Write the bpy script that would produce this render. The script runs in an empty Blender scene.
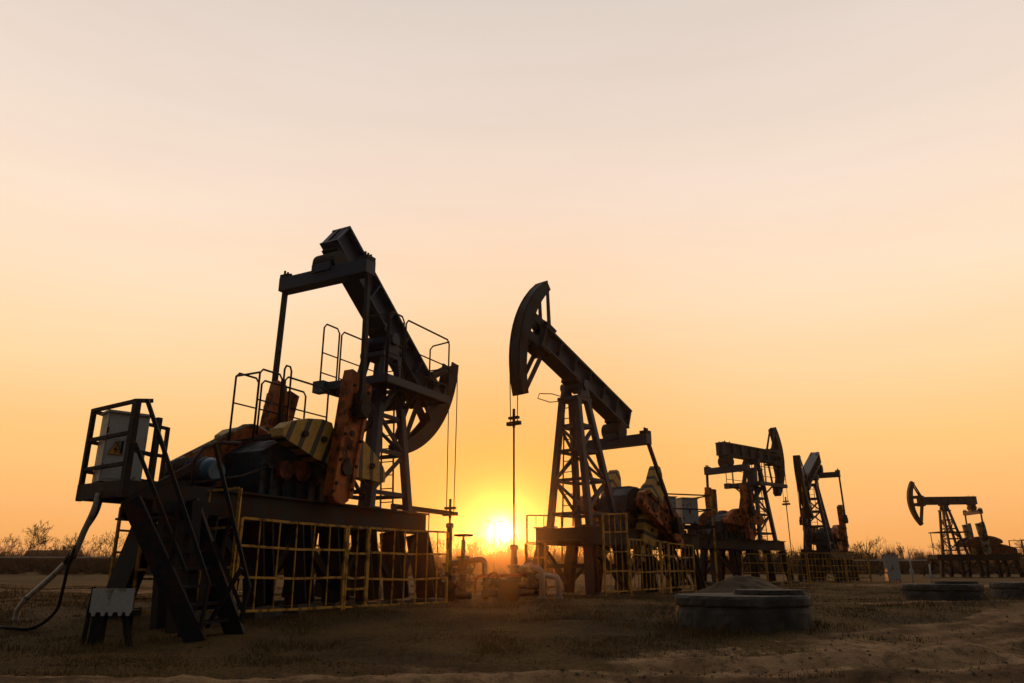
import bpy, math, random
import numpy as np
from mathutils import Vector, Matrix
R = math.radians
random.seed(7)
rng = np.random.default_rng(7)
sc = bpy.context.scene
col = sc.collection

# ------------------------------------------------------------------ camera
cam = bpy.data.cameras.new('camera')
cam_obj = bpy.data.objects.new('camera', cam)
col.objects.link(cam_obj)
sc.camera = cam_obj
cam.sensor_width = 36.0
cam.lens = 740 / 1024 * 36
cam.clip_start = 0.05
cam.clip_end = 6000
cam_obj.location = (0, 0, 0.95)
cam_obj.rotation_euler = (R(90 + 17.3), 0, 0)

# ------------------------------------------------------------------ sky, sun, exposure
SUN_EL, SUN_AZ = R(2.85), R(-.85)          # azimuth measured from +Y towards +X
sun_dir = Vector((math.sin(SUN_AZ) * math.cos(SUN_EL), math.cos(SUN_AZ) * math.cos(SUN_EL), math.sin(SUN_EL)))
world = bpy.data.worlds.new('World')
sc.world = world
world.use_nodes = True


class NT:
    """small node-tree helper"""
    def __init__(self, tree): self.t = tree
    def n(self, typ, **kw):
        nd = self.t.nodes.new(typ)
        for k, v in kw.items():
            setattr(nd, k, v)
        return nd
    def put(self, sock, v):
        if hasattr(v, 'is_output') or isinstance(v, bpy.types.NodeSocket):
            self.t.links.new(v, sock)
        else:
            sock.default_value = v
    def math(self, op, a, b=None, c=None, clamp=False):
        nd = self.n('ShaderNodeMath', operation=op, use_clamp=clamp)
        for s, v in zip(nd.inputs, (a, b, c)):
            if v is not None:
                self.put(s, v)
        return nd.outputs[0]
    def vmath(self, op, a, b=None, out=0):
        nd = self.n('ShaderNodeVectorMath', operation=op)
        self.put(nd.inputs[0], a)
        if b is not None:
            self.put(nd.inputs[1], b)
        return nd.outputs[out]
    def mix(self, f, a, b, blend='MIX'):
        nd = self.n('ShaderNodeMix', data_type='RGBA', blend_type=blend)
        self.put(nd.inputs[0], f)
        self.put(nd.inputs[6], a if not isinstance(a, tuple) else (*a, 1)[:4])
        self.put(nd.inputs[7], b if not isinstance(b, tuple) else (*b, 1)[:4])
        return nd.outputs[2]
    def ramp(self, f, stops, interp='LINEAR'):
        nd = self.n('ShaderNodeValToRGB')
        nd.color_ramp.interpolation = interp
        els = nd.color_ramp.elements
        while len(els) < len(stops):
            els.new(0.5)
        for e, (p, c) in zip(els, stops):
            e.position = p
            e.color = (*c, 1) if len(c) == 3 else c
        self.put(nd.inputs[0], f)
        return nd.outputs[0]
    def noise(self, vec, scale, detail=4, rough=.55):
        nd = self.n('ShaderNodeTexNoise')
        nd.inputs['Scale'].default_value = scale
        nd.inputs['Detail'].default_value = detail
        nd.inputs['Roughness'].default_value = rough
        if vec is not None:
            self.put(nd.inputs['Vector'], vec)
        return nd.outputs[0]


w = NT(world.node_tree)
bg = world.node_tree.nodes['Background']
sky = w.n('ShaderNodeTexSky', sky_type='NISHITA', sun_disc=False)
sky.sun_elevation = SUN_EL
sky.sun_rotation = SUN_AZ
sky.air_density, sky.dust_density, sky.ozone_density, sky.altitude = 1.0, 5.0, 0.6, 100
tc = w.n('ShaderNodeTexCoord')
dirv = w.vmath('NORMALIZE', tc.outputs['Generated'])
sep = w.n('ShaderNodeSeparateXYZ'); w.put(sep.inputs[0], dirv)
el = sep.outputs[2]
# a thin veil of evening cloud: its colour follows the height above the horizon
veil = w.ramp(w.math('MULTIPLY_ADD', el, .5, .5), [
    (0.00, (.10, .06, .035)), (.485, (.25, .12, .05)), (.503, (.80, .32, .125)), (.521, (.885, .38, .125)), (.546, (.94, .455, .13)),
    (.578, (.955, .535, .18)), (.623, (.965, .645, .345)), (.675, (.94, .715, .515)), (.735, (.835, .685, .58)),
    (.79, (.725, .62, .555)), (.835, (.655, .575, .53)), (1.0, (.47, .435, .42))])
streak_vec = w.n('ShaderNodeMapping'); streak_vec.inputs['Scale'].default_value = (1.2, 1.2, 9)
w.put(streak_vec.inputs[0], dirv)
streak = w.noise(streak_vec.outputs[0], 2.2, 5, .6)
veil = w.mix(1.0, veil, w.ramp(streak, [(.30, (.975, .965, .955)), (.70, (1.015, 1.015, 1.02))]), 'MULTIPLY')
cosg = w.vmath('DOT_PRODUCT', dirv, tuple(sun_dir), out=1)
gam = w.math('ARCCOSINE', w.math('MINIMUM', cosg, .999999))           # radians from the sun
def gauss(width_deg, p=2.0):
    x = w.math('POWER', w.math('DIVIDE', gam, R(width_deg)), p)
    return w.math('EXPONENT', w.math('MULTIPLY', x, -1.0))
skyc = w.mix(w.math('MULTIPLY', gauss(15, 1.7), .90), veil, (.97, .395, .035))
# towards the side away from the sun the evening sky fades to a dim slate
fall = w.n('ShaderNodeMapRange', interpolation_type='SMOOTHSTEP')
w.put(fall.inputs[0], cosg); fall.inputs[1].default_value = -.32; fall.inputs[2].default_value = .62
skyc = w.mix(fall.outputs[0], (.030, .036, .052), skyc)
core = w.vmath('SCALE', (1.0, .70, .36)); w.put(core.node.inputs[3], w.math('MULTIPLY', gauss(.85), 4.5))
halo = w.vmath('SCALE', (1.0, .52, .09)); w.put(halo.node.inputs[3], w.math('MULTIPLY', gauss(2.6, 1.3), .30))
skyc = w.vmath('ADD', skyc, w.vmath('ADD', core, halo))
nish = w.vmath('SCALE', sky.outputs[0]); nish.node.inputs[3].default_value = .10
nish = w.vmath('MINIMUM', nish, (.10, .075, .05))
skyc = w.vmath('ADD', skyc, w.vmath('SCALE', nish)); world.node_tree.nodes[-1].inputs[3].default_value = .35
w.put(bg.inputs[0], skyc)
bg.inputs[1].default_value = 1.0

sun = bpy.data.lights.new('sun', 'SUN')
sun.energy = 1.6
sun.angle = R(0.6)
sun.color = (1.0, .32, .055)
sun_obj = bpy.data.objects.new('sun', sun)
col.objects.link(sun_obj)
sun_obj.location = (0, 60, 40)
sun_obj.rotation_euler = (-sun_dir).to_track_quat('-Z', 'Y').to_euler()

vs = sc.view_settings
vs.view_transform = 'Standard'; vs.look = 'None'; vs.exposure = 0.0; vs.gamma = 1.0; vs.use_curve_mapping = False


# ------------------------------------------------------------------ materials
def new_mat(name):
    m = bpy.data.materials.new(name); m.use_nodes = True
    t = NT(m.node_tree)
    return m, t, m.node_tree.nodes['Principled BSDF']


def worn(name, base, rust=(.06, .022, .01), amount=.35, rough=.6, metal=0.0, scale=3.0, bump=.15, spec=.25):
    """paint or metal with blotches of rust and grime"""
    m, t, b = new_mat(name)
    tcn = t.n('ShaderNodeTexCoord'); v = tcn.outputs['Object']
    n1 = t.noise(v, scale, 6, .65); n2 = t.noise(v, scale * 7, 4, .6)
    lo = tuple(c * .62 for c in base); hi = tuple(min(1, c * 1.18) for c in base)
    c = t.mix(n2, lo, hi)
    f = t.ramp(t.math('MULTIPLY_ADD', n2, .25, n1), [(.72 - amount * .45, (0, 0, 0)), (.80 - amount * .30, (1, 1, 1))])
    c = t.mix(t.math('MULTIPLY', f, .85), c, rust)
    t.put(b.inputs['Base Color'], c)
    t.put(b.inputs['Roughness'], t.math('MULTIPLY_ADD', f, .25, rough, clamp=True))
    b.inputs['Metallic'].default_value = metal
    b.inputs['Specular IOR Level'].default_value = spec
    bp = t.n('ShaderNodeBump'); bp.inputs['Strength'].default_value = bump; bp.inputs['Distance'].default_value = .02
    t.put(bp.inputs['Height'], n2); t.put(b.inputs['Normal'], bp.outputs[0])
    return m


M = {
    'navy': worn('navy_painted_steel', (.024, .036, .066), amount=-.10, rough=.55),
    'black': worn('blackened_steel', (.014, .014, .016), amount=.2, rough=.7),
    'dark': worn('dark_grimy_steel', (.020, .020, .023), amount=.25, rough=.65),
    'orange': worn('orange_paint', (.46, .115, .022), (.04, .016, .008), .32, .6),
    'red': worn('dull_red_paint', (.20, .045, .018), (.035, .014, .008), .3, .6),
    'yellow': worn('yellow_fence_paint', (.55, .29, .045), (.10, .045, .012), .25, .6, scale=5),
    'grey': worn('grey_sheet_metal', (.42, .42, .42), (.10, .06, .03), .02, .5, scale=4),
    'pale': worn('pale_grey_paint', (.50, .48, .45), (.16, .10, .06), .05, .6, scale=4),
    'blue': worn('blue_enamel', (.06, .13, .20), (.03, .02, .015), .2, .45),
    'gearbox': worn('gearbox_paint', (.020, .030, .045), (.02, .012, .01), .3, .55),
    'rubber': worn('black_rubber', (.018, .017, .016), (.03, .022, .016), .25, .8),
    'wire': worn('steel_wire', (.055, .05, .045), (.06, .025, .012), .35, .5, .4),
    'ivory': worn('ivory_counterweight_paint', (.40, .33, .22), (.05, .025, .012), .3, .6),
    'pipe': worn('dusty_white_pipe_paint', (.36, .30, .25), (.16, .09, .05), .0, .6, scale=6),
    'roof': worn('dark_roof_sheet', (.05, .035, .03), (.03, .02, .015), .3, .8, scale=.6),
    'plaster': worn('house_plaster', (.20, .15, .11), (.09, .06, .04), .25, .9, scale=.8),
}


def striped(name, base, dark, period, width):
    m, t, b = new_mat(name)
    v = t.n('ShaderNodeTexCoord').outputs['Object']
    s = t.n('ShaderNodeSeparateXYZ'); t.put(s.inputs[0], v)
    # painted bars lie across the arm (object z is along the weight arm, x along the crank)
    ph = t.math('FRACT', t.math('DIVIDE', t.math('MULTIPLY_ADD', s.outputs[0], .22, t.math('ABSOLUTE', s.outputs[2])), period))
    f = t.math('LESS_THAN', ph, width)
    n = t.noise(v, 6, 5, .6)
    c = t.mix(n, tuple(k * .6 for k in base), tuple(k * 1.1 for k in base))
    c = t.mix(f, c, dark)
    g = t.ramp(t.noise(v, 14, 4, .7), [(.52, (0, 0, 0)), (.68, (1, 1, 1))])
    c = t.mix(t.math('MULTIPLY', g, .6), c, (.06, .035, .015))
    t.put(b.inputs['Base Color'], c); b.inputs['Roughness'].default_value = .6
    return m


M['stripe'] = striped('yellow_black_warning_paint', (.50, .28, .030), (.018, .015, .014), .34, .34)
M['stripe_ivory'] = striped('ivory_brown_warning_paint', (.42, .30, .16), (.05, .02, .012), .36, .30)


def concrete():
    m, t, b = new_mat('weathered_concrete')
    v = t.n('ShaderNodeTexCoord').outputs['Object']
    n1 = t.noise(v, 2.2, 7, .65); n2 = t.noise(v, 24, 5, .7)
    c = t.ramp(n1, [(.32, (.022, .018, .015)), (.5, (.062, .052, .044)), (.68, (.15, .128, .105))])
    c = t.mix(t.math('MULTIPLY', n2, .5), c, (.06, .05, .04))
    mus = t.n('ShaderNodeMapping'); mus.inputs['Scale'].default_value = (3, 3, .5); t.put(mus.inputs[0], v)
    st = t.ramp(t.noise(mus.outputs[0], 2.5, 5, .6), [(.5, (0, 0, 0)), (.66, (1, 1, 1))])
    c = t.mix(t.math('MULTIPLY', st, .55), c, (.035, .033, .032))
    t.put(b.inputs['Base Color'], c); b.inputs['Roughness'].default_value = .9
    bp = t.n('ShaderNodeBump'); bp.inputs['Strength'].default_value = .6; bp.inputs['Distance'].default_value = .02
    t.put(bp.inputs['Height'], n2); t.put(b.inputs['Normal'], bp.outputs[0])
    return m


M['concrete'] = concrete()


def simple(name, ca, cb, scale, rough=.9):
    m, t, b = new_mat(name)
    v = t.n('ShaderNodeTexCoord').outputs['Object']
    t.put(b.inputs['Base Color'], t.mix(t.noise(v, scale, 5, .6), ca, cb))
    b.inputs['Roughness'].default_value = rough
    b.inputs['Specular IOR Level'].default_value = .2
    return m


M['bark'] = simple('winter_bark', (.035, .024, .018), (.085, .058, .04), 1.5)
M['twig'] = simple('winter_twigs', (.05, .032, .022), (.11, .07, .045), .25)
M['soil'] = simple('dug_soil', (.055, .038, .022), (.15, .105, .06), 3.0)
M['bank'] = simple('scrubby_bank', (.030, .022, .013), (.075, .052, .028), .35)


def sign_mat():
    m, t, b = new_mat('warning_sign_print')
    b.inputs['Base Color'].default_value = (.55, .24, .02, 1); b.inputs['Roughness'].default_value = .5
    return m


M['sign'] = sign_mat()
M['ink'] = worn('black_ink', (.015, .013, .012), (.02, .015, .012), .1, .6)


def ground_mat():
    m, t, b = new_mat('dry_grass_and_dirt')
    v = t.n('ShaderNodeTexCoord').outputs['Object']
    at = t.n('ShaderNodeAttribute', attribute_name='dirt').outputs['Fac']
    big = t.noise(v, .35, 5, .6); mid = t.noise(v, 1.7, 6, .65); fine = t.noise(v, 14, 6, .7); grit = t.noise(v, 60, 4, .7)
    grass = t.ramp(t.math('MULTIPLY_ADD', big, .65, t.math('MULTIPLY', fine, .35)),
                   [(.33, (.022, .013, .005)), (.46, (.060, .036, .013)), (.58, (.13, .078, .027)), (.72, (.085, .056, .019))])
    dirt = t.ramp(t.math('MULTIPLY_ADD', mid, .6, t.math('MULTIPLY', grit, .4)),
                  [(.32, (.10, .055, .026)), (.5, (.28, .165, .083)), (.66, (.42, .27, .15))])
    f = t.math('ADD', at, t.math('MULTIPLY_ADD', mid, 1.3, t.math('MULTIPLY_ADD', fine, .7, -1.0)))
    f = t.ramp(f, [(.38, (0, 0, 0)), (.62, (1, 1, 1))])
    lane = t.n('ShaderNodeAttribute', attribute_name='lane').outputs['Fac']       # noise streaks darken and lighten the dirt along the track
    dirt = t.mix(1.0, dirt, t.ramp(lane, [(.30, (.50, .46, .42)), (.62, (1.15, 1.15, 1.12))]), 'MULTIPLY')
    clod = t.ramp(t.noise(v, 5.5, 6, .75), [(.50, (0, 0, 0)), (.60, (1, 1, 1))])
    dirt = t.mix(t.math('MULTIPLY', clod, .55), dirt, (.045, .03, .016))
    straw = t.ramp(t.noise(v, 38, 5, .75), [(.54, (0, 0, 0)), (.66, (1, 1, 1))])
    grass = t.mix(t.math('MULTIPLY', straw, .5), grass, (.30, .19, .07))
    c = t.mix(f, grass, dirt)
    t.put(b.inputs['Base Color'], c); b.inputs['Roughness'].default_value = .95; b.inputs['Specular IOR Level'].default_value = .1
    bp = t.n('ShaderNodeBump'); bp.inputs['Strength'].default_value = .9; bp.inputs['Distance'].default_value = .06
    t.put(bp.inputs['Height'], t.math('MULTIPLY_ADD', fine, .6, t.math('MULTIPLY', grit, .4)))
    t.put(b.inputs['Normal'], bp.outputs[0])
    return m


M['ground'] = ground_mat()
M['grass'] = simple('dry_grass_blades', (.035, .021, .008), (.24, .145, .050), 1.6)


# ------------------------------------------------------------------ mesh helpers
class MB:
    """collects shapes, then becomes one mesh object"""
    def __init__(self): self.v = []; self.f = []
    def add(self, vs_, fs_):
        o = len(self.v); self.v += [tuple(p) for p in vs_]; self.f += [tuple(i + o for i in f) for f in fs_]
        return self
    def box(self, lo, hi):
        x0, y0, z0 = lo; x1, y1, z1 = hi
        return self.add([(x0, y0, z0), (x1, y0, z0), (x1, y1, z0), (x0, y1, z0), (x0, y0, z1), (x1, y0, z1), (x1, y1, z1), (x0, y1, z1)],
                        [(0, 3, 2, 1), (4, 5, 6, 7), (0, 1, 5, 4), (1, 2, 6, 5), (2, 3, 7, 6), (3, 0, 4, 7)])
    def frame(self, a, b, up=(0, 0, 1)):
        a = Vector(a); b = Vector(b); d = (b - a).normalized(); up = Vector(up)
        if abs(d.dot(up)) > .98:
            up = Vector((1, 0, 0))
        s = d.cross(up).normalized(); u = s.cross(d).normalized()
        return a, b, s, u
    def bar(self, a, b, w_, h_, up=(0, 0, 1)):
        a, b, s, u = self.frame(a, b, up); s *= w_ / 2; u *= h_ / 2
        return self.add([a - s - u, a + s - u, a + s + u, a - s + u, b - s - u, b + s - u, b + s + u, b - s + u],
                        [(0, 1, 2, 3), (7, 6, 5, 4), (4, 5, 1, 0), (5, 6, 2, 1), (6, 7, 3, 2), (7, 4, 0, 3)])
    def ibar(self, a, b, w_, h_, t_=.025, up=(0, 0, 1)):
        a, b, s, u = self.frame(a, b, up)
        off = u * (h_ / 2 - t_ / 2)
        self.bar(a + off, b + off, w_, t_, u); self.bar(a - off, b - off, w_, t_, u)
        return self.bar(a, b, t_, h_ - 2 * t_, u)
    def tube(self, pts, r, n=8, r1=None):
        pts = [Vector(p) for p in pts]; k = len(pts); vs_ = []; fs_ = []
        d0 = (pts[1] - pts[0]).normalized()
        s = d0.cross(Vector((0, 0, 1)) if abs(d0.z) < .9 else Vector((1, 0, 0))).normalized()
        for i, p in enumerate(pts):
            d = ((pts[min(i + 1, k - 1)] - pts[max(i - 1, 0)])).normalized()
            s = s - d * s.dot(d)                      # carry the frame along so that bends stay round
            s.normalize(); u = s.cross(d)
            rr = r if r1 is None else r + (r1 - r) * i / (k - 1)
            for j in range(n):
                a = 2 * math.pi * j / n
                vs_.append(p + (s * math.cos(a) + u * math.sin(a)) * rr)
        for i in range(k - 1):
            for j in range(n):
                fs_.append((i * n + j, i * n + (j + 1) % n, (i + 1) * n + (j + 1) % n, (i + 1) * n + j))
        fs_.append(tuple(range(n))[::-1]); fs_.append(tuple((k - 1) * n + j for j in range(n)))
        return self.add(vs_, fs_)
    def ring(self, c, axis, r, tr, n=20, m=6):
        axis = Vector(axis).normalized(); ref = Vector((0, 0, 1)) if abs(axis.z) < .9 else Vector((1, 0, 0))
        s = axis.cross(ref).normalized(); u = axis.cross(s); c = Vector(c); vs_ = []; fs_ = []
        for i in range(n):
            a = 2 * math.pi * i / n; e = s * math.cos(a) + u * math.sin(a)
            for j in range(m):
                b = 2 * math.pi * j / m
                vs_.append(c + e * (r + tr * math.cos(b)) + axis * tr * math.sin(b))
        for i in range(n):
            for j in range(m):
                fs_.append((i * m + j, ((i + 1) % n) * m + j, ((i + 1) % n) * m + (j + 1) % m, i * m + (j + 1) % m))
        return self.add(vs_, fs_)
    def plate(self, poly, y0, y1):
        """polygon in x-z, thickness along y"""
        n = len(poly); vs_ = [(x, y0, z) for x, z in poly] + [(x, y1, z) for x, z in poly]
        fs_ = [tuple(range(n)), tuple(range(2 * n - 1, n - 1, -1))]
        fs_ += [(i, i + n, (i + 1) % n + n, (i + 1) % n) for i in range(n)]
        return self.add(vs_, fs_)
    def strip(self, top, bot, y0, y1):
        """plate between two polylines of equal length in x-z (holes and curves without concave faces)"""
        for i in range(len(top) - 1):
            self.plate([top[i], top[i + 1], bot[i + 1], bot[i]], y0, y1)
        return self
    def lathe(self, c, prof, n=24):
        """profile of (radius, z) round a vertical axis at c"""
        cx, cy, cz = c; k = len(prof); vs_ = []; fs_ = []
        for r_, z in prof:
            for j in range(n):
                a = 2 * math.pi * j / n
                vs_.append((cx + r_ * math.cos(a), cy + r_ * math.sin(a), cz + z))
        for i in range(k - 1):
            for j in range(n):
                fs_.append((i * n + j, i * n + (j + 1) % n, (i + 1) * n + (j + 1) % n, (i + 1) * n + j))
        fs_.append(tuple(range(n))[::-1]); fs_.append(tuple((k - 1) * n + j for j in range(n)))
        return self.add(vs_, fs_)
    def build(self, name, mat, parent=None, smooth=False, loc=None, rot=None):
        me = bpy.data.meshes.new(name)
        me.from_pydata(self.v, [], self.f); me.update()
        import bmesh
        bm = bmesh.new(); bm.from_mesh(me); bmesh.ops.recalc_face_normals(bm, faces=bm.faces); bm.to_mesh(me); bm.free()
        me.materials.append(M[mat] if isinstance(mat, str) else mat)
        if smooth:
            for p in me.polygons: p.use_smooth = len(p.vertices) == 4
        o = bpy.data.objects.new(name, me); col.objects.link(o)
        if parent: o.parent = parent
        if loc: o.location = loc
        if rot: o.rotation_euler = rot
        return o


def tag(o, label=None, cat=None, group=None, kind=None):
    for k, v in (('label', label), ('category', cat), ('group', group), ('kind', kind)):
        if v: o[k] = v
    return o


def thing(name, label, cat, loc=(0, 0, 0), rz=0.0, group=None):
    o = bpy.data.objects.new(name, None); col.objects.link(o)
    o.location = loc; o.rotation_euler = (0, 0, rz); o.empty_display_size = .3
    return tag(o, label, cat, group)


def bar(name, a, b, w_, h_, mat, parent, up=(0, 0, 1)):
    return MB().bar(a, b, w_, h_, up).build(name, mat, parent)


def rod(name, pts, r, mat, parent, n=7):
    return MB().tube(pts, r, n).build(name, mat, parent, smooth=True)


# ------------------------------------------------------------------ terrain
def ss(a, b, x):
    t = np.clip((x - a) / (b - a), 0, 1); return t * t * (3 - 2 * t)


def vnoise(x, y, s, seed=0):
    """smooth value noise"""
    x = np.asarray(x, float) / s + seed * 17.3; y = np.asarray(y, float) / s + seed * 9.1
    xi = np.floor(x); yi = np.floor(y); fx = x - xi; fy = y - yi
    fx = fx * fx * (3 - 2 * fx); fy = fy * fy * (3 - 2 * fy)
    h = lambda a, b: np.modf(np.abs(np.sin(a * 127.1 + b * 311.7) * 43758.5453))[0]
    return (h(xi, yi) * (1 - fx) + h(xi + 1, yi) * fx) * (1 - fy) + (h(xi, yi + 1) * (1 - fx) + h(xi + 1, yi + 1) * fx) * fy


def base_z(x, y):
    y = np.asarray(y, float)
    return .36 * ss(7.5, 15, y) + .16 * ss(26, 62, y) + .10 * ss(62, 120, y)


def track_y(x):
    """centre line of the near dirt track (y as a function of x)"""
    x = np.asarray(x, float)
    return 6.6 + .9 * np.sin(x * .25) * .4 + 4.6 * ss(1.5, 13, x) * (np.clip((x - 1.0) / 8, 0, 3)) ** 1.25


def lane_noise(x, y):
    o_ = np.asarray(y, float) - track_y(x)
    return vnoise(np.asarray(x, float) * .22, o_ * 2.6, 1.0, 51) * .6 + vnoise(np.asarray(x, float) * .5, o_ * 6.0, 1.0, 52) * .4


def dirt_mask(x, y):
    x = np.asarray(x, float); y = np.asarray(y, float)
    wob = (vnoise(x, y, 1.6, 3) - .5) * 1.3
    d = np.abs(y - track_y(x) + wob)
    half = 1.7 + 2.5 * ss(0, 7, x)
    off_ = y - track_y(x)
    lanes = vnoise(x * .30 + off_ * .15, off_ * 2.2, 1.0, 31) * .7 + vnoise(x, y, .7, 32) * .3
    near = (1 - ss(half - 1.1, half + .9, d)) * (1 - ss(.5, 4, x) * (.62 - .9 * ss(.28, .62, lanes))).clip(0, 1)
    # pale strips crossing the pad further back
    s1 = (1 - ss(.25, .75, np.abs(y - 15.2 - .12 * (x - 6) + wob * .5))) * ss(3.0, 5.5, x) * (1 - ss(17, 24, x)) * .62
    s2 = (1 - ss(.8, 2.0, np.abs(y - 21.5 - wob))) * ss(-3.2, -1.5, x) * (1 - ss(1.5, 4, x)) * .7
    s3 = (1 - ss(.9, 2.2, np.abs(y - 24 - .08 * (x + 16) + wob))) * (1 - ss(-10, -5, x)) * .9
    s4 = (1 - ss(1.0, 3.0, np.abs(y - 33 + .1 * (x - 16) + wob))) * ss(12, 15, x) * .9
    return np.clip(np.maximum.reduce([near, s1, s2, s3, s4]), 0, 1)


def ground_z(x, y):
    x = np.asarray(x, float); y = np.asarray(y, float)
    z = base_z(x, y)
    amp = 1 - .75 * ss(22, 60, y)
    z = z + amp * ((vnoise(x, y, 2.6, 1) - .5) * .09 + (vnoise(x, y, .8, 2) - .5) * .05 + (vnoise(x, y, .3, 5) - .5) * .028 + (vnoise(x, y, .13, 8) - .5) * .016)
    # clods and wheel ruts pressed into the track
    off = y - track_y(x)
    k = dirt_mask(x, y)
    z = z + amp * k * ((np.abs(vnoise(x, y, .55, 21) - .5)) * .05 + (vnoise(x, y, .22, 22) - .5) * .045 + (vnoise(x, y, .10, 23) - .5) * .03)
    for o_, dep in ((-1.35, .08), (.35, .10), (1.5, .08)):
        z = z - k * dep * np.exp(-((off - o_ - .12 * np.sin(x * .9)) / .20) ** 2) + k * dep * .55 * np.exp(-((off - o_ - .42 - .12 * np.sin(x * .9)) / .17) ** 2)
    # long low embankment on the far left
    z = z + 1.05 * np.exp(-((y - 78) / 7.0) ** 2) * (1 - ss(-22, -9, x))
    return z


def gz(x, y): return float(ground_z(np.array([x]), np.array([y]))[0])


def build_ground():
    ys = [-6.0]
    while ys[-1] < 430:
        y = ys[-1]
        ys.append(y + (.5 if y < 4.5 else .055 + max(0, y - 9) * .012 if y < 30 else .31 + (y - 30) * .05))
    xs = [0.0]
    while xs[-1] < 400:
        x = xs[-1]
        xs.append(x + (.085 if x < 7 else .085 + (x - 7) * .022 if x < 30 else .6 + (x - 30) * .07))
    xs = np.array([-v for v in xs[:0:-1]] + xs); ys = np.array(ys)
    X, Y = np.meshgrid(xs, ys); Z = ground_z(X, Y)
    nx, ny = len(xs), len(ys)
    verts = np.stack([X.ravel(), Y.ravel(), Z.ravel()], 1)
    i = np.arange(nx * ny).reshape(ny, nx)
    quads = np.stack([i[:-1, :-1].ravel(), i[:-1, 1:].ravel(), i[1:, 1:].ravel(), i[1:, :-1].ravel()], 1)
    me = bpy.data.meshes.new('ground')
    me.vertices.add(len(verts)); me.vertices.foreach_set('co', verts.ravel())
    me.loops.add(quads.size); me.loops.foreach_set('vertex_index', quads.ravel())
    me.polygons.add(len(quads)); me.polygons.foreach_set('loop_start', np.arange(0, quads.size, 4)); me.polygons.foreach_set('loop_total', np.full(len(quads), 4))
    me.update(); me.validate()
    a = me.attributes.new('dirt', 'FLOAT', 'POINT'); a.data.foreach_set('value', dirt_mask(X, Y).ravel().astype(np.float32))
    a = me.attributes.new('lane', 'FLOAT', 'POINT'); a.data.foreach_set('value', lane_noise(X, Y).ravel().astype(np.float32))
    me.polygons.foreach_set('use_smooth', np.ones(len(quads), bool))
    me.materials.append(M['ground'])
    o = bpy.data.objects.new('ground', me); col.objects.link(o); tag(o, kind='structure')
    return len(quads)


build_ground()


# ------------------------------------------------------------------ pump jack
HP = 5.72
SK = 1.80          # top of the skid
CRX, CRZ = -2.26, 2.42   # crank shaft


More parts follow.
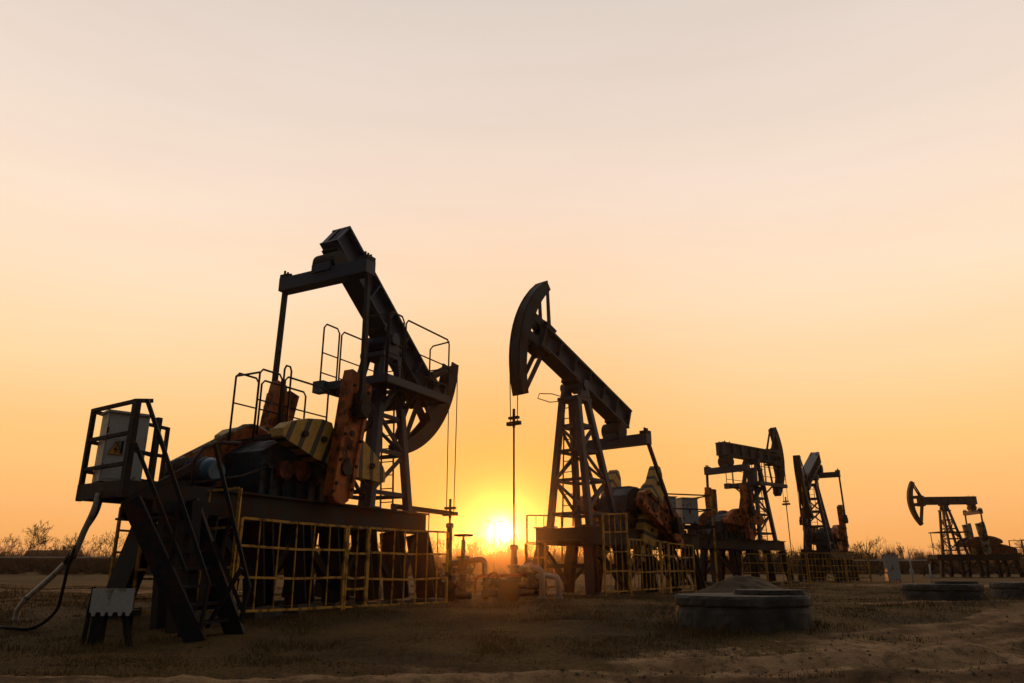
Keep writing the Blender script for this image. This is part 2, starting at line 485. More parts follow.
def pump(X, Y, phi, z0, beta, crank, rpin, label, platform=False, gear_rail=False, mid_deck=False, weight='stripe', crank_mat='orange',
         skid_x=(-5.9, 1.0), carrier=None, ladder=True, ground_at=0.0, wire_loop=False, guard_mat='orange', bridle=True, col_w=.26, guard_r=.74, ncol=5):
    g = thing('pump_jack', label, 'pump jack', (X, Y, z0), R(phi), 'pump jacks of the oil field')
    be = R(beta); cb, sb = math.cos(be), math.sin(be)
    B = lambda u, v, y=0.0: (cb * u - sb * v, y, HP + sb * u + cb * v)
    brot = (0, -be, 0); bloc = (0, 0, HP)
    x0, x1 = skid_x
    # --- trestle and skid
    sk = MB()
    for s in (-1, 1):
        sk.ibar((x0, s * .75, SK - .23), (x1, s * .75, SK - .23), .20, .46, .035)
    for x in np.linspace(x0 + .1, x1 - .1, 7):
        sk.bar((x, -.74, SK - .2), (x, .74, SK - .2), .16, .3)
    skid = sk.build('skid_frame', 'dark', g)
    MB().box((x0 + .02, -.72, SK - .045), (x1 - .9, .72, SK - .015)).build('deck_plate', 'black', skid)
    cols = np.linspace(max(x0 + .4, -4.9), x1 - .3, ncol)
    for i, x in enumerate(cols):
        for s in (-1, 1):
            dx = -.25 if i == 0 else .25 if i == len(cols) - 1 else 0
            MB().ibar((x, s * .75, SK - .45), (x + dx, s * .95, ground_at + .06), col_w, .24, .035, (1, 0, 0)).build('column', 'black', skid)
            MB().box((x + dx - .3, s * .95 - .25, ground_at - .35), (x + dx + .3, s * .95 + .25, ground_at + .04)).build('footing', 'concrete', skid)
            if i < len(cols) - 1:
                xn = cols[i + 1]
                a, b = ((x, s * .76, SK - .5), (xn, s * .94, ground_at + .25)) if (i % 2 == 0) else ((xn, s * .76, SK - .5), (x, s * .94, ground_at + .25))
                bar('diagonal_brace', a, b, .09, .12, 'black', skid)
        bar('cross_tie', (x, -.85, SK - 1.0), (x, .85, SK - 1.0), .08, .1, 'black', skid)
    # --- samson post
    tp = MB().box((-.34, -.34, 5.26), (.40, .34, 5.36))
    for s in (-1, 1):
        tp.plate([(-.24, 5.36), (.24, 5.36), (.14, HP + .02), (-.14, HP + .02)], s * .30 - .06, s * .30 + .06)
    tp.tube([(0, -.42, HP - .02), (0, .42, HP - .02)], .15, 14)
    post = tp.build('samson_post', 'navy', g)
    feet = {(1, -1): (.42, -.64), (1, 1): (.42, .64), (-1, -1): (-.92, -.64), (-1, 1): (-.92, .64)}
    tops = {(1, -1): (.27, -.26), (1, 1): (.27, .26), (-1, -1): (-.20, -.26), (-1, 1): (-.20, .26)}
    def tower(c, z):
        t = (z - SK) / (5.30 - SK); f, p = feet[c], tops[c]
        return (f[0] + (p[0] - f[0]) * t, f[1] + (p[1] - f[1]) * t, z)
    for c in feet:
        bar('leg', tower(c, SK - .02), tower(c, 5.28), .155, .155, 'navy', post, (1, 0, 0))
        f = feet[c]; MB().box((f[0] - .16, f[1] - .13, SK), (f[0] + .16, f[1] + .13, SK + .035)).build('foot_plate', 'navy', post)
    levels = [2.15, 3.05, 3.85, 4.55, 5.1]
    sides = [((1, -1), (-1, -1)), ((-1, -1), (-1, 1)), ((-1, 1), (1, 1)), ((1, 1), (1, -1))]
    for k, (a, b) in enumerate(sides):
        for z in levels[:-1]:
            bar('horizontal_tie', tower(a, z), tower(b, z), .065, .085, 'navy', post)
        for i in range(3):
            p, q = (a, b) if (i + k) % 2 else (b, a)
            bar('diagonal_brace', tower(p, levels[i]), tower(q, levels[i + 1]), .06, .07, 'navy', post)
    if ladder:
        lad = MB()
        L0 = lambda z, s: (.50 - .20 * (z - SK) / (5.3 - SK), s * .17 + .0, z)
        for s in (-1, 1): lad.bar(L0(SK, s), L0(5.2, s), .03, .03)
        lo = lad.build('ladder', 'dark', g)
        for z in np.arange(SK + .25, 5.1, .30):
            MB().bar(L0(z, -1), L0(z, 1), .022, .022).build('rung', 'dark', lo)
    # --- walking beam (object frame: x along the beam, z up from the pivot)
    wb = MB()
    uh, ut = 2.02, -2.66
    wb.box((ut, -.25, .66), (uh, .25, .71)).box((ut, -.25, .08), (uh, .25, .13))
    wb.box((ut, -.10, .13), (uh, -.06, .66)).box((ut, .06, .13), (uh, .10, .66))
    beam = wb.build('walking_beam', 'navy', g, loc=bloc, rot=brot)
    for u in np.linspace(ut + .03, uh - .05, 7):
        for s in (-1, 1):
            MB().box((u - .015, s * .10 if s > 0 else -.24, .13), (u + .015, .24 if s > 0 else -.10, .66)).build('stiffener', 'navy', beam)
    MB().box((-.34, -.26, -.02), (.34, .26, .08)).build('saddle', 'black', beam)
    # tail bearing hanging under the beam end
    tb = MB().box((-2.52, -.22, -.02), (-1.98, .22, .08)).tube([(-2.25, -.30, -.22), (-2.25, -.12, -.22), (-2.25, .12, -.22), (-2.25, .30, -.22)], .25, 18).box((-2.42, -.20, -.48), (-2.08, .20, -.22))
    tb.build('tail_bearing', 'black', beam)
    for u in (-2.45, -2.05):
        for s in (-1, 1): MB().tube([(u, s * .16, .71), (u, s * .16, .78)], .03, 6).build('bolt', 'black', beam)
    # --- horse head
    RA, CU, CV, AT, AB = 3.10, -.24, .37, .57, .69
    arc = lambda r, a: (CU + r * math.cos(a), CV + r * math.sin(a))
    angs = np.linspace(-AB, AT, 19)
    hh = MB(); n = len(angs)
    outer = [arc(RA, a) for a in angs]; inner = [arc(RA - .05, a) for a in angs]
    hh.strip(outer, inner, -.18, .18)
    head = hh.build('horse_head', 'dark', g, loc=bloc, rot=brot)
    for s in (-1, 1):
        y0, y1 = (s * .145 - .02, s * .145 + .02)
        pl = MB()
        # band along the arc, narrowing to both tips
        bw = [.34 - .14 * abs(a / AB) ** 1.5 for a in angs]
        pl.strip([arc(RA - .05, a) for a in angs], [arc(RA - .05 - b_, a) for a, b_ in zip(angs, bw)], y0, y1)
        tip = arc(RA - .12, AT - .03); tipb = arc(RA - .12, -AB + .03)
        # middle web that carries the band on the beam end
        pl.plate([(1.70, .86), (2.06, .86), (2.06, -.02), (1.70, -.02)], y0, y1)
        pl.plate([(2.06, .84), (2.06, .60), arc(RA - .33, .07), arc(RA - .33, .16)], y0, y1)
        pl.plate([(2.06, .26), (2.06, -.0), arc(RA - .33, -.16), arc(RA - .33, -.06)], y0, y1)
        pl.plate([(1.74, .84), (1.88, .84), (tip[0] + .02, tip[1]), (tip[0] - .08, tip[1] + .02)], y0, y1)
        pl.plate([(1.72, .0), (1.86, -.02), (tipb[0] + .04, tipb[1] + .03), (tipb[0] - .08, tipb[1])], y0, y1)
        pl.build('side_plate', 'dark', head)
    MB().box((1.60, -.27, -.04), (2.06, .27, .05)).build('lower_hinge', 'dark', head)
    MB().box((1.60, -.27, .73), (2.06, .27, .80)).build('upper_hinge', 'dark', head)
    # --- equalizer, pitmans, cranks
    ex, _, ez = B(-2.25, -.42)
    ez -= .16
    eq = MB().box((ex - .15, -1.21, ez - .17), (ex + .15, 1.21, ez + .13)).box((ex - .2, -.24, ez + .05), (ex + .2, .24, ez + .24))
    eqo = eq.build('equalizer_beam', 'navy', g)
    for s in (-1, 1):
        e = MB().box((ex - .13, s * 1.10 - .12, ez + .13), (ex + .13, s * 1.10 + .12, ez + .22))
        for q in (-.09, 0, .09): e.tube([(ex + q, s * 1.12, ez + .2), (ex + q, s * 1.12, ez + .31)], .025, 6)
        e.build('end_bearing', 'black', eqo)
    th = R(crank)
    px, pz = CRX + rpin * math.cos(th), CRZ + rpin * math.sin(th)
    for s in (-1, 1):
        p = MB().bar((ex, s * 1.15, ez - .05), (px, s * 1.20, pz), .085, .10, (1, 0, 0))
        po = p.build('pitman_arm', 'dark', g)
        MB().tube([(px, s * 1.06, pz), (px, s * 1.32, pz)], .15, 14).box((px - .14, s * 1.20 - .09, pz - .18), (px + .14, s * 1.20 + .09, pz + .28)).build('crank_pin_bearing', 'black', po)
        # crank in its own frame: x along the crank
        rotc = (0, -th, 0); locc = (CRX, s * .98, CRZ)
        cm = MB()
        cm.plate([(-.56, -.24), (1.60, -.33), (1.60, .33), (-.56, .24), (-.66, .12), (-.66, -.12)], -.11, .11)
        cm.plate([(1.60, -.33), (1.82, -.34), (1.84, -.06), (1.72, -.02), (1.60, 0)], -.11, .11).plate([(1.60, .0), (1.72, .02), (1.90, .06), (1.92, .32), (1.60, .33)], -.11, .11)
        co = cm.build('crank', crank_mat, g, loc=locc, rot=rotc)
        for t_, q in ((-.24, .16), (.23, .16)):
            MB().plate([(-.5, t_ - .05), (1.66, t_ - .07 if t_ < 0 else t_ + .0), (1.66, t_ + .02 if t_ < 0 else t_ + .09), (-.5, t_ + .05)], s * .11 if s > 0 else -.15, .15 if s > 0 else -.11).build('rib', crank_mat, co)
        for q in (.15, .42, .69, .96, 1.55):
            MB().tube([(q, s * .105, .0), (q, s * .135, .0)], .06, 8).build('pin_hole_cap', 'black', co)
        for q in (-.35, .1, .6, 1.1, 1.6):
            for t_ in (-.23, .23):
                MB().tube([(q, s * .14, t_), (q, s * .185, t_)], .035, 6).build('bolt', 'black', co)
        # counterweight arms across the crank
        for d in (-1, 1):
            cw = MB()
            up = [(.60, .20), (.80, .36), (.78, .62), (.66, 1.00), (.46, 1.38), (.30, 1.52)]
            lo_ = [(.05, .20), (.02, .36), (.02, .62), (.08, 1.00), (.12, 1.38), (.16, 1.50)]
            cw.strip([(a, d * b) for a, b in up], [(a, d * b) for a, b in lo_], -.14, .14)
            cw.build('counterweight', weight, g, loc=(CRX, s * .725, CRZ), rot=rotc)
            # (bolted to the inner face of the crank)
            for a, b in ((.42, .5), (.36, 1.0)):
                MB().tube([(a, s * .13, d * b), (a, s * .20, d * b)], .06, 8).build('weight_bolt', 'black', co, loc=(0, -s * .26, 0))
    # --- gearbox, belt guard, motor
    gb = MB()
    gp = [(-3.75, SK - .03), (-1.75, SK - .03), (-1.70, 2.35), (-1.86, 2.78), (-2.15, 3.0), (-2.65, 3.03), (-3.3, 2.86), (-3.75, 2.6)]
    gb.plate(gp, -.46, .46)
    gear = gb.build('gearbox', 'gearbox', g)
    for s in (-1, 1):
        MB().tube([(CRX, s * .44, CRZ), (CRX, s * 1.14, CRZ)], .14, 14).build('crank_shaft', 'dark', gear)
        MB().plate([(-3.65, 2.30), (-1.78, 2.30), (-1.78, 2.38), (-3.65, 2.38)], s * .46 if s > 0 else -.54, .54 if s > 0 else -.46).build('case_flange', 'gearbox', gear)
    for xx, zz, rr in ((CRX, CRZ, .30), (-3.28, 2.30, .17), (-2.86, 2.33, .20)):
        for s in (-1, 1):
            MB().tube([(xx, s * .455, zz), (xx, s * .60, zz)], rr, 16).build('bearing_cap', 'red' if rr < .25 else 'gearbox', gear)
    for xx in np.linspace(-3.55, -1.95, 6):
        for s in (-1, 1):
            MB().box((xx - .02, s * .46 if s > 0 else -.53, SK), (xx + .02, .53 if s > 0 else -.46, 2.30)).build('case_rib', 'gearbox', gear)
    MB().box((-2.75, -.3, 2.98), (-2.25, .3, 3.08)).build('inspection_cover', 'blue', gear)
    MB().tube([(-3.3, .44, 2.35), (-3.3, .58, 2.35)], .09, 10).build('input_shaft', 'dark', gear)
    bgm = MB()
    ca, ra = (-3.10, 2.48 - (.74 - guard_r) * .7), guard_r
    cb2, rb = (-4.72, 2.10), .22
    hull = []
    for a in np.linspace(R(108), R(-72), 14): hull.append((ca[0] + ra * math.cos(a), ca[1] + ra * math.sin(a)))
    for a in np.linspace(R(-80), R(-250), 8): hull.append((cb2[0] + rb * math.cos(a), cb2[1] + rb * math.sin(a)))
    bgm.plate(hull, .475, .575)
    bgo = bgm.build('belt_guard', guard_mat, g)
    hl = [Vector((p[0], .525, p[1])) for p in hull]
    MB().tube([v + Vector((0, 0, .0)) for v in hl[-1:] + hl[:6]], .05, 6).build('guard_rim', 'ivory', bgo)
    mt = MB().tube([(-4.72, -.32, 2.12), (-4.72, .55, 2.12)], .25, 18).tube([(-4.72, .55, 2.12), (-4.72, .66, 2.12)], .05, 8)
    mt.box((-4.95, -.25, SK - .02), (-4.49, .5, 1.92))
    mo = mt.build('motor', 'dark', g)
    MB().tube([(-4.72, -.50, 2.12), (-4.72, -.42, 2.12), (-4.72, -.31, 2.12)], .17, 18, .245).build('fan_cover', 'blue', mo, smooth=True)
    for q in range(7):
        y = -.22 + q * .1
        MB().ring((-4.72, y, 2.12), (0, 1, 0), .25, .018, 18, 4).build('cooling_fin', 'dark', mo)
    MB().bar((-5.2, -.5, 1.86), (-5.2, .55, 1.86), .1, .12).bar((-4.3, -.5, 1.86), (-4.3, .55, 1.86), .1, .12).build('motor_rail', 'black', mo)
    rod('brake_hoop', [(-5.25, -.62, 1.79), (-5.28, -.62, 2.2), (-5.15, -.62, 2.42), (-4.85, -.62, 2.56), (-4.4, -.62, 2.62)], .03, 'dark', g)
    rod('brake_rod', [(-5.25, -.55, 1.86), (-4.2, -.52, 2.1), (-3.7, -.50, 2.3)], .022, 'dark', g)
    # --- bridle: wire line over the head, carrier bar, polished rod
    cx, _, cz = B(CU, CV)
    wx = cx + RA + .012
    a_top = AT + be
    wl = cz if a_top > 0 else cz + RA * math.sin(a_top)
    zc = carrier if carrier is not None else max(1.6, cz + RA * math.sin(-AB + be) - .35)
    if bridle:
        for s in (-1, 1):
            pts = [(cx + (RA + .012) * math.cos(a), s * .14, cz + (RA + .012) * math.sin(a)) for a in np.linspace(a_top - .04, min(0, a_top - .041), 8)]
            pts += [(wx, s * .13, cz - (.6 if a_top > 0 else 1.2)), (wx, s * .11, zc)]
            rod('wire_line', pts, .013, 'wire', g, 5)
        cr = MB().box((wx - .06, -.2, zc - .06), (wx + .06, .2, zc + .03)).box((wx - .05, -.15, zc + .10), (wx + .05, .15, zc + .16)).tube([(wx, 0, zc - .12), (wx, 0, zc + .36)], .035, 8)
        cr.build('carrier_bar', 'dark', g)
        zl = max(1.25, zc - 4.0)
        rod('polished_rod', [(wx, 0, zc + .3), (wx, 0, 1.15)], .024, 'wire', g, 8)
    # --- optional walkways
    if platform:
        dk = MB().box((-.98, -.95, 4.52), (1.50, -.36, 4.58)).box((-.98, .36, 4.52), (1.50, .95, 4.58)).box((-.98, -.36, 4.52), (-.42, .36, 4.58))
        do = dk.build('work_platform', 'black', g)
        for a, b in (((-.98, -.95), (1.5, -.95)), ((-.98, .95), (1.5, .95)), ((-.98, -.95), (-.98, .95)), ((1.5, -.95), (1.5, -.36)), ((1.5, .36), (1.5, .95))):
            bar('deck_edge', (*a, 4.50), (*b, 4.50), .06, .17, 'navy', do)
        for s in (-1, 1):
            bar('deck_bracket', (.35, s * .4, 4.1), (.35, s * .9, 4.5), .06, .06, 'navy', do)
            bar('deck_bracket', (-.4, s * .42, 4.1), (-.4, s * .9, 4.5), .06, .06, 'navy', do)
            for i, (xa, xb) in enumerate(((-.95, -.42), (-.34, 1.46))):
                zt = 6.0 if i else 6.02
                rod('guard_rail', [(xa, s * .93, 4.55), (xa, s * .93, zt - .1), (xa + .08, s * .93, zt), (xb - .08, s * .93, zt), (xb, s * .93, zt - .1), (xb, s * .93, 4.55)], .021, 'dark', do, 6)
                rod('knee_rail', [(xa, s * .93, 5.32), (xb, s * .93, 5.32)], .016, 'dark', do, 6)
                rod('knee_rail', [(xa, s * .93, 4.85), (xb, s * .93, 4.85)], .016, 'dark', do, 6)
            rod('guard_rail', [(1.48, s * .36, 4.55), (1.48, s * .36, 5.85), (1.48, s * .44, 5.93), (1.48, s * .92, 5.97)], .021, 'dark', do, 6)
            rod('knee_rail', [(1.48, s * .36, 5.3), (1.48, s * .92, 5.3)], .016, 'dark', do, 6)
        rod('guard_rail', [(-.96, -.9, 4.55), (-.96, -.9, 5.95), (-.96, -.3, 5.98)], .021, 'dark', do, 6)
        MB().box((-1.08, .72, 4.36), (-.86, 1.02, 4.62)).build('flood_lamp', 'blue', do)
    if gear_rail:
        pf = MB().box((-2.95, -.25, 3.03), (-1.85, .50, 3.07)).bar((-3.74, -.18, 2.80), (-2.9, -.18, 3.05), .05, .05).bar((-3.74, .43, 2.80), (-2.9, .43, 3.05), .05, .05)
        po = pf.build('gearbox_walkway', 'dark', g)
        for ya in (-.18, .43):
            for xa, xb in ((-3.74, -3.18), (-3.10, -1.88)):
                rod('guard_rail', [(xa, ya, 2.80 if xa < -3.5 else 3.05), (xa, ya, 4.05), (xa + .07, ya, 4.13), (xb - .07, ya, 4.13), (xb, ya, 4.05), (xb, ya, 3.05)], .02, 'dark', po, 6)
                rod('knee_rail', [(xa, ya, 3.55), (xb, ya, 3.55)], .015, 'dark', po, 6)
        rod('guard_rail', [(-3.74, -.18, 4.06), (-3.74, .43, 4.06)], .02, 'dark', po, 6)
        rod('ladder_loop', [(-3.20, -.24, 3.0), (-3.20, -.24, 4.24), (-3.16, -.24, 4.32), (-3.06, -.24, 4.32), (-3.02, -.24, 4.24), (-3.02, -.24, 3.05)], .02, 'dark', po, 6)
    if mid_deck:
        do = MB().box((-1.2, -.95, 3.52), (1.15, .95, 3.60)).build('work_platform', 'dark', g)
        for x in (-1.1, 1.05):
            rod('deck_post', [(x, .8, SK), (x, .8, 3.52)], .03, 'dark', do)
            rod('deck_post', [(x, -.8, SK), (x, -.8, 3.52)], .03, 'dark', do)
    if wire_loop:
        rod('cable_loop', [(.2, -.3, 5.3), (.6, -.45, 5.22), (1.1, -.5, 5.25), (1.15, -.4, 5.36), (.7, -.3, 5.42), (.3, -.25, 5.4)], .014, 'wire', g, 5)
    return g, wx


P1 = (-3.05, 16.56, 62.2, .40)
P2 = (1.80, 20.6, 230.5, .30)
P3 = (12.2, 37.8, 40.0, .60)
P4 = (16.9, 42.3, 237.0, .32)
P5 = (35.9, 62.8, 178.0, .50)
_, WX1 = pump(*P1, -38.0, 80, 1.20, 'large pump jack with railed upper walkway, horse head lowered, beside the electrical cabinet stairs', platform=True, gear_rail=True,
     skid_x=(-5.45, .95), carrier=1.98, ground_at=-.03, col_w=.46, ncol=7)
_, WX2 = pump(*P2, 21.0, 205, 1.20, 'pump jack with its horse head raised high beside the setting sun and white elbow pipes', weight='stripe', wire_loop=True, ground_at=.05, carrier=4.25, skid_x=(-5.6, .9))
pump(*P3, 0.0, 92, .62, 'pump jack behind the soil mound, horse head turned away from the dirt track', platform=True, weight='orange', ground_at=-.12)
pump(*P4, -24.0, 86, 1.05, 'pump jack with lowered horse head facing the dirt track behind the dense mesh fence', weight='orange', ground_at=.12)
pump(*P5, -0.5, 85, .65, 'small far pump jack with level beam and mid-height deck near the pale cabinet', mid_deck=True, weight='red', crank_mat='ivory', guard_mat='red', skid_x=(-4.9, 1.6), ground_at=0.02, bridle=False, col_w=.32, guard_r=.46)


def P(pp, x, y, z):
    """pump-local point to world"""
    c, s = math.cos(R(pp[2])), math.sin(R(pp[2]))
    return Vector((pp[0] + c * x - s * y, pp[1] + s * x + c * y, pp[3] + z))


# ------------------------------------------------------------------ fences
def fence(label, panels, mat='yellow', group='guard fences around the pump jacks', t=.045):
    """panels: (a_bottom, b_bottom, a_height, b_height, bars, rail fractions) in world coordinates"""
    o = thing('guard_fence', label, 'fence', panels[0][0], 0, group)
    base = Vector(panels[0][0])
    for (a, b, ha, hb, nb, rails) in panels:
        a = Vector(a) - base; b = Vector(b) - base
        d = (b - a); dn = d.normalized()
        ta, tb = a + Vector((0, 0, ha)), b + Vector((0, 0, hb))
        dz = Vector((0, 0, .25))
        po = MB().bar(a - dz, ta, t, t, dn).build('fence_post', mat, o)
        MB().bar(b - dz, tb, t, t, dn).build('end_post', mat, po)
        off = dn * t * .5
        for f in [0.0, *rails, 1.0]:
            j = 0 if f in (0, 1) else random.uniform(-.02, .02)
            p0 = a + (ta - a) * f + off; p1 = b + (tb - b) * f - off
            mid = (p0 + p1) / 2 + Vector((0, 0, j - .008)) + d.cross(Vector((0, 0, 1))).normalized() * random.uniform(-.03, .03)
            m = MB().bar(p0, mid, t * .8, t * .8).bar(mid, p1, t * .8, t * .8)
            m.build('rail', mat, po)
        nrm = d.cross(Vector((0, 0, 1))).normalized() * t * .30
        for i in range(1, nb):
            q = i / nb
            lo = a.lerp(b, q) + nrm * 0 + Vector((0, 0, .01)); hi = ta.lerp(tb, q) - Vector((0, 0, .01)) + dn * random.uniform(-.025, .025)
            MB().bar(lo, hi, t * .42, t * .42, dn).build('bar', mat, po)
    return o


F1 = lambda x, y, z=.02: P(P1, x, y, z)
fence('yellow welded fence with a gate along the walkway side of the large railed pump jack', [
    (F1(-5.02, -1.5, .0), F1(-2.62, -1.5, -.02), 1.33, 1.34, 6, (.36, .70)),
    (F1(-2.56, -1.5, -.03), F1(-2.00, -1.5, -.03), 1.36, 1.36, 2, (.22, .36, .66)),
    (F1(-1.96, -1.5, -.03), F1(.72, -1.5, -.05), 1.36, 1.42, 7, (.34, .68))])
fence('tall yellow fence panel behind the cabinet stairs at the motor end', [
    (F1(-5.10, -1.5, .0), F1(-5.70, -.20, .0), 1.76, 1.66, 3, (.35, .68))])
fence('yellow fence behind the trestle of the railed pump jack, end post beside the conduit', [
    (F1(-4.85, 1.6, .12), F1(-2.6, 1.6, .1), 1.50, 1.5, 5, (.22, .5, .74, .86)),
    (F1(-2.55, 1.6, .1), F1(.6, 1.6, .1), 1.50, 1.5, 7, (.34, .68))])
F2 = lambda x, y, z: P(P2, x, y, z)
fence('rust yellow fence with tall panel and gate before the raised pump jack', [
    (F2(1.12, 1.5, .2), F2(.0, 1.5, .2), 1.82, 1.90, 4, (.25, .5, .76)),
    (F2(-.08, 1.5, .22), F2(-1.68, 1.5, .23), 1.24, 1.23, 8, (.36, .70)),
    (F2(-1.74, 1.5, .23), F2(-2.12, 1.5, .24), 1.21, 1.21, 2, (.36, .70)),
    (F2(-2.18, 1.5, .24), F2(-3.66, 1.5, .27), 1.18, 1.12, 6, (.36, .70))])
fence('low rust yellow fence at the well end of the raised pump jack', [
    ((.42, 21.4, .55), (1.42, 21.7, .55), 1.93, 1.95, 4, (.36, .62)),
    ((.36, 20.7, .50), (.88, 20.3, .50), 1.18, 1.16, 3, (.4, .7))])
fence('yellow rail fence standing behind the soil mound', [
    ((10.1, 33.9, .52), (11.2, 34.1, .52), 1.2, 1.2, 3, (.35, .68)),
    ((11.25, 34.1, .52), (12.35, 34.4, .52), 1.2, 1.2, 3, (.35, .68))])
fence('dense yellow fence around the pump jack facing the dirt track', [
    ((12.9, 36.2, .42), (13.9, 36.5, .42), 1.40, 1.40, 4, (.3, .6, .8)),
    ((14.0, 36.5, .40), (15.9, 36.9, .40), 1.42, 1.42, 10, (.2, .4, .6, .8)),
    ((15.95, 36.9, .40), (17.1, 37.1, .40), 1.42, 1.42, 6, (.2, .4, .6, .8)),
    ((17.15, 37.1, .40), (18.9, 41.0, .40), 1.42, 1.42, 6, (.25, .5, .75))])
F5 = lambda x, y, z: P(P5, x, y, z)


# ------------------------------------------------------------------ electrical platforms
def cabinet(label, loc, rz, sx, sy, sz, mat='grey', sign=False, name='electrical_cabinet', group='electrical cabinets', door_side=-1):
    o = thing(name, label, 'cabinet', loc, rz, group or None)
    body = MB().box((0, 0, .06), (sx, sy, sz)).build('body', mat, o)
    MB().box((-.03, -.05, sz), (sx + .03, sy + .03, sz + .03)).build('roof_cap', mat, o)
    MB().box((.02, -.012, .10), (sx * .5 - .006, 0, sz - .04)).build('door', mat, o)
    MB().box((sx * .5 + .006, -.012, .10), (sx - .02, 0, sz - .04)).build('door', mat, o)
    for x in (.05, sx - .05):
        MB().box((x - .03, .03, -.01), (x + .03, sy - .03, .06)).build('foot', 'dark', o)
    h = MB().box((sx * .5 - .06, -.045, sz * .45), (sx * .5 - .035, -.012, sz * .62)).build('handle', 'black', o)
    for z in (.25, .75):
        MB().box((.0, -.03, sz * z - .04), (.022, -.012, sz * z + .04)).build('hinge', 'black', o)
    if sign:
        cx_, cz_, r_ = sx * .27, sz * .50, .105
        tri = [(cx_ - r_, cz_ - r_ * .8), (cx_ + r_, cz_ - r_ * .8), (cx_, cz_ + r_)]
        s_ = MB().plate(tri, -.020, -.0145).build('warning_sign', 'sign', o)
        bolt = [(cx_ + .012, cz_ + .055), (cx_ - .035, cz_ - .015), (cx_ - .003, cz_ - .012), (cx_ - .012, cz_ - .075), (cx_ + .035, cz_ + .005), (cx_ + .004, cz_ + .003)]
        m = MB()
        m.plate(bolt[:3] + [bolt[5]], -.0235, -.0205); m.plate([bolt[2], bolt[3], bolt[4], bolt[5]], -.0235, -.0205)
        m.build('lightning_bolt', 'ink', s_)
        edge = MB()
        for i in range(3):
            a, b = tri[i], tri[(i + 1) % 3]
            sh = lambda p: (cx_ + (p[0] - cx_) * .93, -.022, (cz_ - .02) + (p[1] - cz_ + .02) * .93)
            edge.bar(sh(a), sh(b), .004, .011, (0, 1, 0))
        edge.build('border', 'ink', s_)
    return o


# stand frame: x right-away, y left-away
SX, SY, SA = -5.20, 10.05, 58.0
S = thing('stair_platform', 'black steel stair platform carrying the grey electrical cabinet', 'platform', (SX, SY, 0), R(SA))
Sinv = Matrix.Rotation(-R(SA), 4, 'Z') @ Matrix.Translation((-SX, -SY, 0))
L = lambda *p: Sinv @ Vector(p)
dk = MB().box((-.02, -.02, 2.02), (1.25, 1.08, 2.08)).build('deck', 'black', S)
for a, b in (((-.02, -.02), (-.02, 1.08)), ((-.02, -.02), (1.25, -.02)), ((-.02, 1.08), (1.25, 1.08))):
    bar('toe_board', (*a, 2.02), (*b, 2.02), .04, .22, 'dark', dk)
ZT = 3.24
for (x, y, z, t) in ((0, 0, ZT, .085), (0, 1.06, ZT - .02, .06), (.36, 0, ZT - .20, .07), (1.2, 1.06, ZT - .1, .05)):
    bar('post', (x, y, 1.9), (x, y, z), t, t, 'black', S, (1, 0, 0))
for za in (ZT - .02, 2.78, 2.36):
    bar('rail', (0, 1.04, za - .02), (0, .02, za), .05, .05, 'black', S)
    bar('rail', (0, 1.06, za - .04), (1.2, 1.06, za - .1), .04, .05, 'black', S)
bar('rail', (0, 0, ZT - .02), (.22, 0, ZT + .02), .055, .055, 'black', S)
bar('rail', (.0, 0, 2.55), (.36, 0, 2.5), .045, .045, 'black', S)
bar('prop', (-.0, -.03, 1.80), (.95, -.05, 2.42), .10, .05, 'black', S, (0, 1, 0))
# stair flight in world coordinates
st0, st1 = Vector((-5.06, 10.02, 1.86)), Vector((-4.02, 10.16, gz(-4.02, 10.16) - .04))
sr0, sr1 = Vector((-4.58, 10.72, 1.90)), Vector((-3.72, 10.72, gz(-3.72, 10.72) - .04))
for a, b in ((st0, st1), (sr0, sr1)):
    MB().bar(L(*a), L(*b), .10, .24).build('stringer', 'black', S)
for i in range(1, 8):
    q = i / 8
    a, b = st0.lerp(st1, q), sr0.lerp(sr1, q)
    a2, b2 = a.lerp(b, .06), b.lerp(a, .06)
    MB().bar(L(*(a2 + Vector((-.05, 0, .0)))), L(*(b2 + Vector((-.05, 0, .0)))), .2, .035).build('tread', 'black', S)
h0, h1 = Vector((-5.04, 10.0, 3.22)), Vector((-3.94, 10.12, .80))
g0, g1 = Vector((-4.32, 10.72, 2.72)), Vector((-3.62, 10.74, .74))
for a, b in ((h0, h1), (g0, g1)):
    bar('handrail', L(*a), L(*b), .05, .05, 'black', S)
for a, b in ((Vector((-5.12, 10.02, 2.62)), Vector((-4.25, 10.1, .95))),):
    bar('handrail', L(*a), L(*b), .045, .045, 'black', S)
for (hh_, ss_, q) in ((h0.lerp(h1, .55), st0.lerp(st1, .58), 0), (h1, st1 + Vector((.02, 0, .1)), 0), (g0.lerp(g1, .5), sr0.lerp(sr1, .56), 0), (g1, sr1 + Vector((.02, 0, .1)), 0)):
    bar('baluster', L(*hh_), L(*ss_), .04, .04, 'black', S)
bar('cross_brace', L(-3.6, 10.3, 1.0), L(-4.05, 10.5, .25), .04, .05, 'black', S)
bar('cross_brace', L(-4.05, 10.4, 1.35), L(-3.58, 10.6, .35), .04, .05, 'black', S)
for x, y in ((-4.75, 10.85), (-4.45, 10.55), (-5.15, 11.25)):
    bar('support_post', L(x, y, 1.9), L(x + .12, y, gz(x + .12, y) - .05), .15, .15, 'black', S, (1, 0, 0))
bar('tie_beam', L(-4.95, 10.3, 1.80), L(-4.1, 11.8, 1.86), .16, .18, 'black', S)

cabinet('grey electrical cabinet with orange triangle warning sign on the stair platform', (-5.74, 10.38, 2.10), R(42), .55, .36, 1.03, sign=True)

